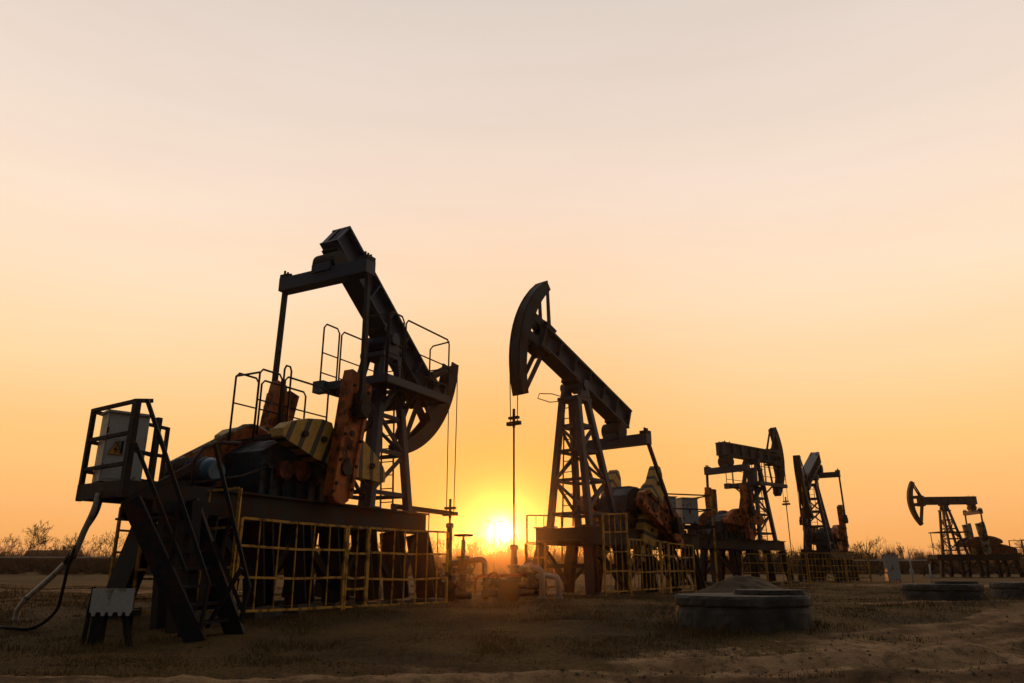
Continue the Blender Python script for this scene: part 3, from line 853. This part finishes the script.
# platforms with twin cabinets at the motor end of the raised pump jack
S2 = thing('cabinet_platform', 'railed steel platform holding two grey cabinets behind the raised pump jack', 'platform', (5.35, 24.3, 0), R(20))
MB().box((-.85, -.45, 2.28), (1.0, .6, 2.36)).build('deck', 'black', S2)
for x, y in ((-.82, -.42), (.97, -.42), (.97, .57), (-.82, .57)):
    bar('post', (x, y, .3), (x, y, 3.32), .055, .055, 'yellow' if y < 0 else 'dark', S2, (1, 0, 0))
for z in (3.3, 2.85):
    bar('rail', (-.82, -.42, z), (.97, -.42, z), .04, .04, 'dark', S2); bar('rail', (.97, -.42, z), (.97, .57, z), .04, .04, 'dark', S2)
    bar('rail', (-.82, -.42, z), (-.82, .57, z), .04, .04, 'dark', S2)
bar('diagonal_brace', (-.8, -.4, 2.25), (.0, -.4, .5), .06, .06, 'black', S2); bar('diagonal_brace', (.95, -.4, 2.25), (.2, -.4, .5), .06, .06, 'black', S2)
cabinet('wider grey cabinet on the twin cabinet platform, next to the crank', (4.66, 23.9, 2.37), R(20), .62, .42, .86)
cabinet('narrower grey cabinet on the twin cabinet platform, further from the crank', (5.46, 24.2, 2.37), R(20), .58, .42, .84)
# far rear platform of the level pump jack
S5 = thing('service_platform', 'small railed platform at the motor end of the far level pump jack', 'platform', tuple(F5(-4.7, 0, 0)), R(178))
MB().box((-1.6, -.9, 1.66), (.05, .9, 1.78)).build('deck', 'dark', S5)
for x in (-1.55, -.55):
    for y in (-.85, .85):
        bar('post', (x, y, .0 if x < -1 else 1.7), (x, y, 2.95), .06, .06, 'dark', S5, (1, 0, 0))
for z in (2.93, 2.4):
    for y in (-.85, .85): bar('rail', (-1.55, y, z), (-.55, y, z), .05, .05, 'dark', S5)
    bar('rail', (-1.55, -.85, z), (-1.55, .85, z), .05, .05, 'dark', S5)

# ------------------------------------------------------------------ small panel on legs, conduit, cable
q = thing('panel_stand', 'small grey sheet panel on dark legs in front of the stairs', 'panel', (-5.18, 9.75, gz(-5.18, 9.75)), R(8))
MB().box((-.05, -.015, .38), (.44, .015, .66)).build('sheet_panel', 'pale', q)
MB().box((-.07, .02, .33), (.46, .30, .40)).build('tray', 'dark', q)
for x in (-.03, .08, .17, .28, .37):
    MB().plate([(x, .38), (x + .06, .38), (x + .045, .335), (x + .015, .335)], -.02, .016).build('insulator_tab', 'pale', q)
for a, b, t in (((-.06, .05, .68), (-.09, .05, -.05), .04), ((.05, .10, .38), (.04, .08, -.05), .14), ((.33, .10, .38), (.46, .05, -.05), .06), ((.36, .25, .38), (.36, .28, -.05), .05)):
    bar('leg', a, b, t, t, 'black', q)
cp = [(-5.66, 10.30, 1.98), (-5.72, 10.35, 1.75), (-5.92, 10.55, 1.48), (-6.16, 10.8, 1.18), (-6.72, 11.3, .86), (-7.36, 11.9, .58), (-7.70, 12.25, .38), (-7.74, 12.3, gz(-7.74, 12.3) - .05)]
o = thing('cable_conduit', 'pale grey flexible conduit bending from the cabinet platform to the ground', 'conduit', (cp[-1][0], cp[-1][1], 0))
rel = lambda pts: [(p[0] - cp[-1][0], p[1] - cp[-1][1], p[2]) for p in pts]
def smooth_path(pts, k=5):
    pts = [Vector(p) for p in pts]; out = []
    for i in range(len(pts) - 1):
        p0, p1, p2, p3 = pts[max(i - 1, 0)], pts[i], pts[i + 1], pts[min(i + 2, len(pts) - 1)]
        for j in range(k):
            t = j / k
            out.append(.5 * ((2 * p1) + (p2 - p0) * t + (2 * p0 - 5 * p1 + 4 * p2 - p3) * t * t + (3 * p1 - p0 - 3 * p2 + p3) * t ** 3))
    return out + [pts[-1]]
MB().tube(smooth_path(rel(cp)), .042, 9).build('hose', 'pale', o, smooth=True)
for i in (3, 5): MB().tube([rel(cp)[i], (Vector(rel(cp)[i]) + (Vector(rel(cp)[i + 1]) - Vector(rel(cp)[i])) * .25)], .06, 9).build('coupling', 'black' if i == 3 else 'pale', o)
kb = [(-5.58, 10.25, 2.0), (-5.70, 10.4, 1.72), (-5.98, 10.6, 1.40), (-6.16, 10.75, 1.10), (-6.22, 10.8, .7), (-6.30, 10.85, .42), (-6.60, 10.9, gz(-6.6, 10.9) + .05), (-7.0, 10.95, gz(-7.0, 10.95) + .02), (-7.8, 11.6, gz(-7.8, 11.6) + .02), (-9.8, 12.6, gz(-9.8, 12.6) + .02)]
tag(MB().tube(smooth_path(kb), .022, 7).build('power_cable', 'rubber', smooth=True), 'black power cable hanging from the platform and running along the grass', 'cable')

# ------------------------------------------------------------------ wellheads and pipes
def wheel(name, c, axis, r, mat, parent):
    m = MB().ring(c, axis, r, r * .13, 18, 6)
    ax = Vector(axis).normalized(); ref = Vector((0, 0, 1)) if abs(ax.z) < .9 else Vector((1, 0, 0)); s = ax.cross(ref).normalized(); u = ax.cross(s)
    for k in range(3):
        a = math.pi * k / 3; d = s * math.cos(a) + u * math.sin(a); m.bar(Vector(c) - d * r, Vector(c) + d * r, r * .12, r * .12)
    return m.build(name, mat, parent)


def elbow(pts, r, n=10):
    """pipe path with rounded corners"""
    pts = [Vector(p) for p in pts]; out = [pts[0]]
    for i in range(1, len(pts) - 1):
        a, b, c = pts[i - 1], pts[i], pts[i + 1]; k = min(.16, (a - b).length * .45, (c - b).length * .45)
        p, q_ = b + (a - b).normalized() * k, b + (c - b).normalized() * k
        for j in range(6):
            t = j / 5; out.append((p.lerp(b, t)).lerp(b.lerp(q_, t), t))
    out.append(pts[-1])
    return MB().tube(out, r, n)


def wellhead(label, loc, rz, top):
    o = thing('wellhead', label, 'wellhead', loc, rz, 'wellheads under the pump jacks')
    b = MB().lathe((0, 0, 0), [(.14, -.2), (.14, .12), (.20, .12), (.20, .18), (.11, .20), (.11, .40), (.18, .41), (.18, .48), (.10, .50), (.10, .72), (.16, .73), (.16, .78), (.08, .80), (.08, .98), (.07, 1.0), (.07, top - .1), (.10, top - .1), (.10, top), (.05, top + .02)], 16)
    bo = b.build('casing_head', 'dark', o, smooth=False)
    for z in (.15, .445):
        for k in range(8):
            a = k * math.pi / 4
            MB().tube([(.16 * math.cos(a), .16 * math.sin(a), z - .06), (.16 * math.cos(a), .16 * math.sin(a), z + .07)], .018, 5).build('bolt', 'black', bo)
    for s, z in ((1, .30), (-1, .30), (1, .62)):
        v = MB().tube([(s * .1, 0, z), (s * .62, 0, z)], .06, 10).tube([(s * .30, 0, z), (s * .34, 0, z)], .12, 12).tube([(s * .52, 0, z), (s * .56, 0, z)], .12, 12).tube([(s * .43, 0, z), (s * .43, 0, z + .03)], .1, 10)
        v.tube([(s * .43, 0, z), (s * .43, -.30, z + .12)], .03, 8)
        vo = v.build('side_valve', 'dark', o)
        wheel('hand_wheel', (s * .43, -.31, z + .125), (0, -1, .4), .15, 'dark', vo)
    return o


c1, s1 = math.cos(R(P1[2])), math.sin(R(P1[2]))
w1 = P(P1, WX1, 0, 0)
wellhead('dark wellhead with side valves under the lowered horse head of the railed pump jack', (w1.x, w1.y, gz(w1.x, w1.y)), R(20), 1.75)
w2 = P(P2, WX2, 0, 0)
wellhead('wellhead with side valves beside the white elbow pipes', (w2.x, w2.y, gz(w2.x, w2.y)), R(-10), 1.25)
b3 = P(P1, .9, 0, 1.98)
g_ = thing('rod_guide_rail', 'dark horizontal rail from the skid to the well rod of the railed pump jack', 'rail', (b3.x, b3.y, b3.z), R(P1[2]))
bar('rail', (-.2, 0, 0), (2.3, 0, 0), .09, .11, 'dark', g_)
bar('strut', (-.12, 0, -.02), (-.12, 0, -.2), .1, .1, 'dark', g_); rod('hanger', [(1.3, 0, 0), (1.3, 0, -.8)], .012, 'dark', g_)
# gate valve riser with arch pipe, right of that wellhead
vx, vy = -1.18, 18.6; vz = gz(vx, vy)
g_ = thing('gate_valve', 'tall stemmed gate valve with hand wheel and arched pipe by the setting sun', 'valve', (vx, vy, vz), 0)
m = MB().lathe((0, 0, 0), [(.09, -.1), (.09, .55), (.16, .56), (.16, .62), (.10, .64), (.13, .75), (.13, .9), (.16, .92), (.16, .97), (.06, .99), (.05, 1.35), (.03, 1.36), (.03, 1.47)], 14).build('valve_body', 'dark', g_)
wheel('hand_wheel', (0, 0, 1.46), (0, 0, 1), .21, 'dark', m)
elbow([(-.35, .0, .80), (.0, 0, .83), (.52, 0, .92), (.55, 0, .35)], .07).build('arch_pipe', 'dark', g_, smooth=True)
MB().lathe((.55, 0, 0), [(.07, -.1), (.07, .3), (.12, .31), (.12, .38)], 12).build('pipe_flange', 'dark', g_)
# flow lines
def pipe_thing(name, label, cat, pts, r, mat, group=None, flanges=()):
    base = pts[0]; o = thing(name, label, cat, (base[0], base[1], gz(base[0], base[1])), 0, group)
    z0 = gz(base[0], base[1])
    rp = [(p[0] - base[0], p[1] - base[1], p[2] - z0) for p in pts]
    elbow(rp, r, 12).build('pipe', mat, o, smooth=True)
    for p, d in flanges:
        p = Vector((p[0] - base[0], p[1] - base[1], p[2] - z0)); d = Vector(d) * .02
        MB().tube([p - d, p + d], r * 1.6, 14).build('flange', mat, o)
    return o
z = lambda x, y: gz(x, y)
pipe_thing('elbow_pipe', 'taller white elbow pipe rising from the ground by the raised pump jack', 'pipe',
           [(.66, 17.0, z(.66, 17) - .1), (.66, 17.0, 1.02), (.25, 17.25, 1.06), (.2, 17.9, 1.0)], .065, 'pipe', None, [((.66, 17, .42), (0, 0, 1)), ((.40, 17.15, 1.045), (.85, -.5, 0))])
pipe_thing('elbow_pipe', 'lower white elbow pipe beside the taller one', 'pipe',
           [(1.02, 16.9, z(1.02, 16.9) - .1), (1.02, 16.9, .84), (.72, 17.3, .88), (.6, 18.3, .85)], .06, 'pipe', None, [((1.02, 16.9, .42), (0, 0, 1))])
pipe_thing('flow_line', 'long horizontal rusty pipe on thin stands between the two nearest pump jacks', 'pipe',
           [(-.86, 18.2, .45), (-.86, 18.2, .86), (.35, 18.0, .88)], .04, 'red')
for x in (-.62, .1):
    tag(MB().bar((x, 18.15, gz(x, 18.15) - .05), (x, 18.15, .83), .03, .03).build('pipe_stand', 'dark'), 'thin dark stand under the horizontal rusty pipe', 'stand', 'stands under the horizontal pipe')
g_ = thing('valve_block', 'squat rusty valve block with hand wheel beside the horizontal pipe', 'valve', (-.20, 17.7, gz(-.20, 17.7)), R(10))
MB().box((-.12, -.15, -.05), (.32, .2, .48)).tube([(-.5, 0, .18), (.7, 0, .18)], .08, 10).build('block', 'dark', g_)
mo = MB().tube([(-.05, -.05, .3), (-.28, -.25, .48)], .05, 8).build('stem', 'dark', g_); wheel('hand_wheel', (-.30, -.27, .50), (-.6, -.5, .5), .15, 'dark', mo)
g_ = thing('valve_block', 'valve cluster with hand wheels at the fence end of the railed pump jack', 'valve', (-1.35, 17.6, gz(-1.35, 17.6)), R(-15))
MB().box((-.35, -.12, -.05), (.10, .2, .42)).tube([(-.4, 0, .15), (.45, 0, .12)], .08, 10).build('block', 'dark', g_)
for a, b in (((.02, -.05, .2), (.22, -.2, .42)), ((-.2, -.05, .3), (-.3, -.25, .6))):
    mo = MB().tube([a, b], .04, 8).build('stem', 'dark', g_); wheel('hand_wheel', b, Vector(b) - Vector(a), .15, 'dark', mo)


# ------------------------------------------------------------------ concrete well rings, soil mound, small posts
def rough_lathe(prof, n=72, amp=.010, seed=1):
    vs_ = []; fs_ = []; k = len(prof); r_ = random.Random(seed)
    for i, (rad, z_) in enumerate(prof):
        for j in range(n):
            a = 2 * math.pi * j / n
            d = amp * (math.sin(a * 5 + i) * .4 + math.sin(a * 13 + i * 2.1 + seed) * .35) + r_.uniform(-amp, amp) * .6 - (r_.random() < .05) * r_.uniform(.005, .022)
            vs_.append(((rad + d) * math.cos(a), (rad + d) * math.sin(a), z_ + r_.uniform(-amp, amp) * .35))
    for i in range(k - 1):
        for j in range(n):
            fs_.append((i * n + j, i * n + (j + 1) % n, (i + 1) * n + (j + 1) % n, (i + 1) * n + j))
    m = MB(); m.add(vs_, fs_); m.add([vs_[(k - 1) * n + j] for j in range(n)], [tuple(range(n))])
    return m


def well_ring(label, x, y, rad, h, lid, tilt=0.0, seed=1):
    zz = gz(x, y)
    o = thing('concrete_well_ring', label, 'concrete ring', (x, y, zz), R(seed * 37), 'concrete manhole rings on the grass')
    hl = h * .62
    rough_lathe([(rad, -.15), (rad, .0), (rad, hl * .3), (rad * 1.0, hl * .7), (rad * .99, hl - .03), (rad * .975, hl)], seed=seed).build('lower_ring', 'concrete', o)
    rough_lathe([(rad * .99, hl + .004), (rad * 1.015, hl + .03), (rad * 1.015, h - .04), (rad * .995, h)], seed=seed + 4).build('upper_ring', 'concrete', o)
    if lid:
        lo = rough_lathe([(lid[1], h + .002), (lid[1] * 1.01, h + .02), (lid[1], h + lid[2])], seed=seed + 9, amp=.006)
        a = R(-seed * 37)
        lo.build('lid', 'concrete', o, loc=(lid[0] * math.cos(a), lid[0] * math.sin(a), 0))
    return o


well_ring('wide low concrete ring with round lid in the dry grass before the soil mound', 3.38, 11.55, .95, .40, (.42, .50, .07), seed=1)
well_ring('dark concrete ring with half lid standing alone by the curve of the dirt track', 9.35, 17.0, .80, .36, (.35, .42, .06), seed=2)
well_ring('dark concrete ring next to the dirt track bend, beyond the lone lidded ring', 12.15, 18.3, .80, .38, None, seed=3)

# soil mound
mx, my = 5.95, 20.0
nn, mm = 48, 14
vs_ = []; fs_ = []
for i in range(mm + 1):
    t = i / mm
    for j in range(nn):
        a = 2 * math.pi * j / nn
        rr = 1.62 * t
        lx, ly = rr * math.cos(a) * 1.0, rr * math.sin(a) * .8
        hgt = .60 * (1 - t) ** 1.0 * (1 + .0) * (1 - .25 * math.exp(-t * 6)) + (float(vnoise(lx + 9, ly + 4, .5, 6)) - .5) * .16 * (1 - t) + (float(vnoise(lx + 9, ly + 4, .16, 7)) - .5) * .10 * (1 - t * .6)
        vs_.append((lx, ly, hgt - .10 * t))
for i in range(mm):
    for j in range(nn):
        fs_.append((i * nn + j, (i + 1) * nn + j, (i + 1) * nn + (j + 1) % nn, i * nn + (j + 1) % nn))
tag(MB().add(vs_, fs_).build('soil_mound', 'soil', loc=(mx, my, gz(mx, my))), 'low heap of dug soil and dry grass behind the lidded concrete ring', 'mound')

cabinet('pale standing metal cabinet on the grass beyond the dense yellow fence', (20.15, 41.6, gz(20.15, 41.6)), R(-8), .66, .5, 1.38, mat='pale', name='standing_cabinet', group='')
def marker(label, x, y, h):
    o = thing('marker_post', label, 'post', (x, y, gz(x, y)), 0)
    rod('pole', [(0, 0, -.1), (0, 0, h)], .035, 'pale', o); MB().box((-.09, -.03, h * .28), (.09, .03, h * .46)).build('plate', 'pale', o)
marker('taller thin marker post with small plate right of the pale cabinet', 19.6, 38.0, 1.5)
marker('short thin marker post between the pale cabinet and the far pump jack', 20.3, 37.6, .9)

# ------------------------------------------------------------------ background: pipeline, house, lamp, trees
o = thing('guard_rail', 'long thin pale rail on posts along the far embankment', 'rail', (-50, 77, 0))
MB().tube([(-60, 0, 2.42), (38, 0, 2.30)], .075, 6).build('rail_pipe', 'pale', o)
for x in np.arange(-58, 38, 6.0):
    zz = gz(-50 + x, 77); MB().bar((x, 0, zz - .1), (x, 0, 2.40), .1, .1).build('post', 'dark', o)
o = thing('guard_rail', 'short thin pale rail far behind the standing cabinet', 'rail', (36, 80, 0))
MB().tube([(-3, 0, 2.1), (7, 0, 2.1)], .07, 6).build('rail_pipe', 'pale', o)
for x in (-2.5, 2, 6.5): MB().bar((x, 0, .4), (x, 0, 2.1), .1, .1).build('post', 'dark', o)


def house(label, x, y, rz, sx, sy, wall, ridge):
    o = thing('house', label, 'house', (x, y, gz(x, y)), rz)
    MB().box((-sx, -sy, -.3), (sx, sy, wall)).build('wall', 'plaster', o)
    m = MB(); e = .35
    m.add([(-sx - e, -sy - e, wall - .1), (sx + e, -sy - e, wall - .1), (sx + e, sy + e, wall - .1), (-sx - e, sy + e, wall - .1), (-sx - e, 0, ridge), (sx + e, 0, ridge)],
          [(0, 1, 5, 4), (2, 3, 4, 5), (1, 2, 5), (3, 0, 4), (0, 3, 2, 1)])
    ro = m.build('roof', 'roof', o)
    MB().box((sx * .3, -.3, ridge - .6), (sx * .3 + .5, .2, ridge + .7)).build('chimney', 'plaster', ro)
    for k in (-.6, 0, .6):
        MB().box((sx * k - .5, -sy - .03, .9), (sx * k + .5, -sy + .01, 2.1)).build('window', 'roof', o)


house('low brown house with gable roof among the bare trees', -98, 165, R(6), 5.0, 3.5, 2.4, 4.8)
lx_, ly_ = -2.6, 112.0
o = thing('street_lamp', 'thin twin-armed street lamp standing against the sun glow', 'street lamp', (lx_, ly_, gz(lx_, ly_)))
MB().tube([(0, 0, -.2), (0, 0, 7.3)], .10, 8, .05).build('pole', 'dark', o)
for s in (-1, 1):
    a = MB().tube([(0, 0, 7.2), (s * .7, 0, 7.45), (s * 1.0, 0, 7.45)], .035, 6).build('arm', 'dark', o)
    MB().box((s * 1.0 - .3, -.14, 7.38), (s * 1.0 + .3, .14, 7.52)).build('lamp_head', 'dark', a)


def tree_mesh(seed, h, spread, depth=7):
    """returns (trunk MB, crown MB): tapered three- to five-sided limbs"""
    r_ = random.Random(seed); tr = MB(); cr = MB()
    def limb(p, d, length, rad, lev):
        n = 3 if lev else 4
        pts = [p]; q_ = p.copy(); dd = d.copy()
        for i in range(n):
            dd = (dd + Vector((r_.uniform(-1, 1), r_.uniform(-1, 1), r_.uniform(-.25, .7))) * (.10 + .05 * lev)).normalized()
            q_ = q_ + dd * length / n; pts.append(q_.copy())
        end = rad * (.62 if lev < depth - 1 else .4)
        (tr if lev == 0 else cr).tube(pts, rad, 5 if lev < 2 else 3, end)
        if lev >= depth - 1: return
        k = r_.choice((2, 2, 3)) if lev else 4
        for i in range(k):
            at_ = pts[-1] if i < 2 else pts[r_.randint(max(1, n - 2), n)]
            ang = r_.uniform(0, 2 * math.pi); tilt = r_.uniform(.3, .75) * spread
            s = dd.cross(Vector((math.cos(ang), math.sin(ang), .2))).normalized()
            nd = (dd * math.cos(tilt) + s * math.sin(tilt) + Vector((0, 0, .08))).normalized()
            limb(at_, nd, length * r_.uniform(.60, .84), max(end * r_.uniform(.6, .85), .026), lev + 1)
    limb(Vector((0, 0, -.2)), Vector((0, 0, 1)), h * .30, h * .024, 0)
    return tr, cr


protos = []
for i, (sd, h, sp) in enumerate(((3, 8.0, 1.0), (8, 7.0, 1.15), (15, 6.0, .85), (23, 7.5, 1.25))):
    tr, cr = tree_mesh(sd, h, sp)
    mt_, mc_ = bpy.data.meshes.new('trunk'), bpy.data.meshes.new('crown')
    for me, mb, mn in ((mt_, tr, 'bark'), (mc_, cr, 'twig')):
        me.from_pydata(mb.v, [], mb.f); me.update(); me.materials.append(M[mn])
    protos.append((mt_, mc_, h))


def plant_tree(k, px, Yd, height, label, group):
    """px: bearing as x/y slope"""
    x = px * Yd
    mt_, mc_, h = protos[k % len(protos)]
    o = thing('bare_tree', label, 'tree', (x, Yd, gz(x, Yd) - .05), random.uniform(0, 6.28), group)
    s = height / (h * 1.08); o.scale = (s * random.uniform(.95, 1.2), s * random.uniform(.95, 1.2), s)
    for nm, me in (('trunk', mt_), ('crown', mc_)):
        c = bpy.data.objects.new(nm, me); col.objects.link(c); c.parent = o
    return o


plant_tree(0, -.640, 112, 8.4, 'tallest bare tree with a wide round crown at the end of the distant tree line', 'bare trees of the distant tree line')
plant_tree(3, .475, 95, 5.2, 'thin bare tree standing apart behind the pale standing cabinet', 'bare trees of the distant tree line')
LB, GR = 'leafless tree in the distant hazy tree line', 'bare trees of the distant tree line'
for i in range(116):
    sl = -.74 + 1.50 * (i + random.uniform(.1, .9)) / 116
    Yd = random.uniform(125, 185)
    hh_ = random.uniform(5.0, 8.2) * (1.15 if sl < -.4 else .95 if sl > .2 else 1.0)
    if -.12 < sl < .10: hh_ = random.uniform(6.0, 8.8)
    plant_tree(random.randrange(4), sl, Yd, hh_, LB, GR)

# brush under the trees: nobody could count it
ns, nt_ = 4600, 80
sl = rng.uniform(-.80, .80, ns); Yd = rng.uniform(108, 205, ns)
sx_, sy_ = sl * Yd, Yd
nbk = 1500                                                   # low scrub on the embankment
sy_[:nbk] = rng.uniform(69, 88, nbk); sx_[:nbk] = rng.uniform(-75, -10, nbk)
clump = vnoise(sx_, sy_ * .5, 9.0, 4)
sh = (2.4 + 4.0 * clump ** 1.4) * rng.uniform(.55, 1.15, ns); sh[:nbk] *= .22; sr = sh * rng.uniform(.35, .75, ns); sr[:nbk] *= 2.2
sz_ = ground_z(sx_, sy_) - .05
rp_ = lambda a_: np.repeat(a_, nt_)
m_ = ns * nt_
az = rng.uniform(0, 2 * np.pi, m_); ra_ = np.sqrt(rng.random(m_)); hz_ = np.sqrt(np.clip(1 - ra_ ** 2, .05, 1)) * rng.uniform(.55, 1.05, m_)
tx = rp_(sx_) + np.cos(az) * ra_ * rp_(sr); ty = rp_(sy_) + np.sin(az) * ra_ * rp_(sr); tz = rp_(sz_) + hz_ * rp_(sh)
f0 = rng.uniform(0, .75, m_)                                  # twigs leave the stems at different heights
jx, jy = rng.normal(0, .12, m_) * rp_(sr), rng.normal(0, .12, m_) * rp_(sr)
ox = rp_(sx_) + (tx - rp_(sx_)) * f0 + jx; oy = rp_(sy_) + (ty - rp_(sy_)) * f0 + jy; oz = rp_(sz_) + (tz - rp_(sz_)) * f0 * .9
wd = rng.uniform(.018, .055, m_); wd2 = rng.uniform(-1, 1, m_) * wd
v0 = np.stack([ox - wd, oy, oz - wd2], 1); v1 = np.stack([ox + wd, oy, oz + wd2], 1); v2 = np.stack([tx, ty, tz], 1)
def tri_mesh(name, vlist, mat):
    V = np.stack(vlist, 1).reshape(-1, 3); n = len(vlist[0]); k = len(vlist)
    me = bpy.data.meshes.new(name)
    if k == 3: F = np.arange(3 * n).reshape(-1, 3)
    else: F = (np.arange(n)[:, None] * 5 + np.array([[0, 1, 3, 0 + 0], ])[:, :3]).reshape(-1, 3)
    if k == 5:
        base = np.arange(n)[:, None] * 5
        F = np.concatenate([base + np.array([[0, 1, 3]]), base + np.array([[0, 3, 2]]), base + np.array([[2, 3, 4]])], 0)
    me.vertices.add(len(V)); me.vertices.foreach_set('co', V.ravel())
    me.loops.add(F.size); me.loops.foreach_set('vertex_index', F.ravel().astype(np.int32))
    me.polygons.add(len(F)); me.polygons.foreach_set('loop_start', np.arange(0, F.size, 3)); me.polygons.foreach_set('loop_total', np.full(len(F), 3))
    me.update(); me.validate(); me.materials.append(M[mat])
    o_ = bpy.data.objects.new(name, me); col.objects.link(o_); return o_
tag(tri_mesh('brush', [v0, v1, v2], 'twig'), 'low tangled leafless brush along the distant tree line', 'brush', kind='stuff')

# ------------------------------------------------------------------ dry grass
n = 330000
gy = 7.6 + 26 * rng.random(n) ** 1.7
gx = gy * rng.uniform(-.80, .80, n)
dm = dirt_mask(gx, gy); cl = vnoise(gx, gy, .55, 11) * .6 + vnoise(gx, gy, 1.9, 12) * .4
keep = rng.random(n) < (1 - np.clip(dm * 1.5, 0, .999)) * np.clip(cl * 2.6 - .75, .02, 1)
gx, gy, cl = gx[keep], gy[keep], cl[keep]; n = len(gx)
tuft = vnoise(gx, gy, .28, 41) * vnoise(gx, gy, 1.1, 42)
h = rng.uniform(.018, .055, n) * (.35 + cl * .7 + 3.2 * tuft ** 1.6)
tall = rng.random(n) < .03; h[tall] *= 1.8
for (rx, ry, rr) in ((3.38, 11.55, 1.22), (9.35, 17, 1.06), (12.15, 18.3, 1.06)):       # longer tufts against the rings, none inside
    d = np.hypot(gx - rx, gy - ry); h[(d < rr) & (rng.random(n) < .5)] *= 2.0; h[d < rr - .26] *= .01
gzv = ground_z(gx, gy) - .012
ang = rng.uniform(0, 2 * np.pi, n); wd = rng.uniform(.002, .0045, n) * (1 + gy * .05); ln = rng.normal(0, .45, n); ln2 = rng.normal(0, .45, n)
dx, dy = np.cos(ang) * wd, np.sin(ang) * wd
b0 = np.stack([gx - dx, gy - dy, gzv], 1); b1 = np.stack([gx + dx, gy + dy, gzv], 1)
mx_ = gx + ln * h * .3; my_ = gy + ln2 * h * .3
m0 = np.stack([mx_ - dx * .7, my_ - dy * .7, gzv + h * .6], 1); m1 = np.stack([mx_ + dx * .7, my_ + dy * .7, gzv + h * .6], 1)
t0 = np.stack([gx + ln * h * .85, gy + ln2 * h * .85, gzv + h], 1)
tag(tri_mesh('grass', [b0, b1, m0, m1, t0], 'grass'), 'short dry yellow brown grass over the ground', 'grass', kind='stuff')

# ------------------------------------------------------------------ clods and stones on the bare dirt
nc = 7000
ky = 7.4 + 14 * rng.random(nc) ** 1.6; kx = ky * rng.uniform(-.78, .78, nc)
kp = rng.random(nc) < (.06 + dirt_mask(kx, ky)); kx, ky = kx[kp], ky[kp]; nc = len(kx)
kr = .004 + .022 * rng.random(nc) ** 5
kz = ground_z(kx, ky) + kr * .3
C_ = np.stack([kx, ky, kz], 1)
off6 = np.array([[1, 0, 0], [0, 1, 0], [-1, 0, 0], [0, -1, 0], [0, 0, .8], [0, 0, -.8]])
V = (C_[:, None, :] + off6[None] * kr[:, None, None] * rng.uniform(.6, 1.4, (nc, 6, 1))).reshape(-1, 3)
T8 = np.array([[0, 1, 4], [1, 2, 4], [2, 3, 4], [3, 0, 4], [1, 0, 5], [2, 1, 5], [3, 2, 5], [0, 3, 5]])
F = (np.arange(nc)[:, None, None] * 6 + T8[None]).reshape(-1, 3)
me = bpy.data.meshes.new('clods'); me.from_pydata(V.tolist(), [], F.tolist()); me.update(); me.materials.append(M['soil'])
co_ = bpy.data.objects.new('clods', me); col.objects.link(co_); tag(co_, 'small earth clods and stones strewn over the bare dirt', 'clods', kind='stuff')

# ------------------------------------------------------------------ evening haze round the whole field
hz = MB().box((-415, -12, -1.3), (415, 470, 12.0)).build('haze', 'ground')
hm = bpy.data.materials.new('evening_haze'); hm.use_nodes = True
ht_ = hm.node_tree; ht_.nodes.clear()
ho = ht_.nodes.new('ShaderNodeOutputMaterial'); hv = ht_.nodes.new('ShaderNodeVolumePrincipled')
hv.inputs['Color'].default_value = (1.0, .86, .72, 1); hv.inputs['Density'].default_value = .00042; hv.inputs['Anisotropy'].default_value = .955
ht_.links.new(hv.outputs[0], ho.inputs['Volume'])
hz.data.materials.clear(); hz.data.materials.append(hm)
tag(hz, 'thin warm evening haze hanging over the oil field', 'haze', kind='stuff')
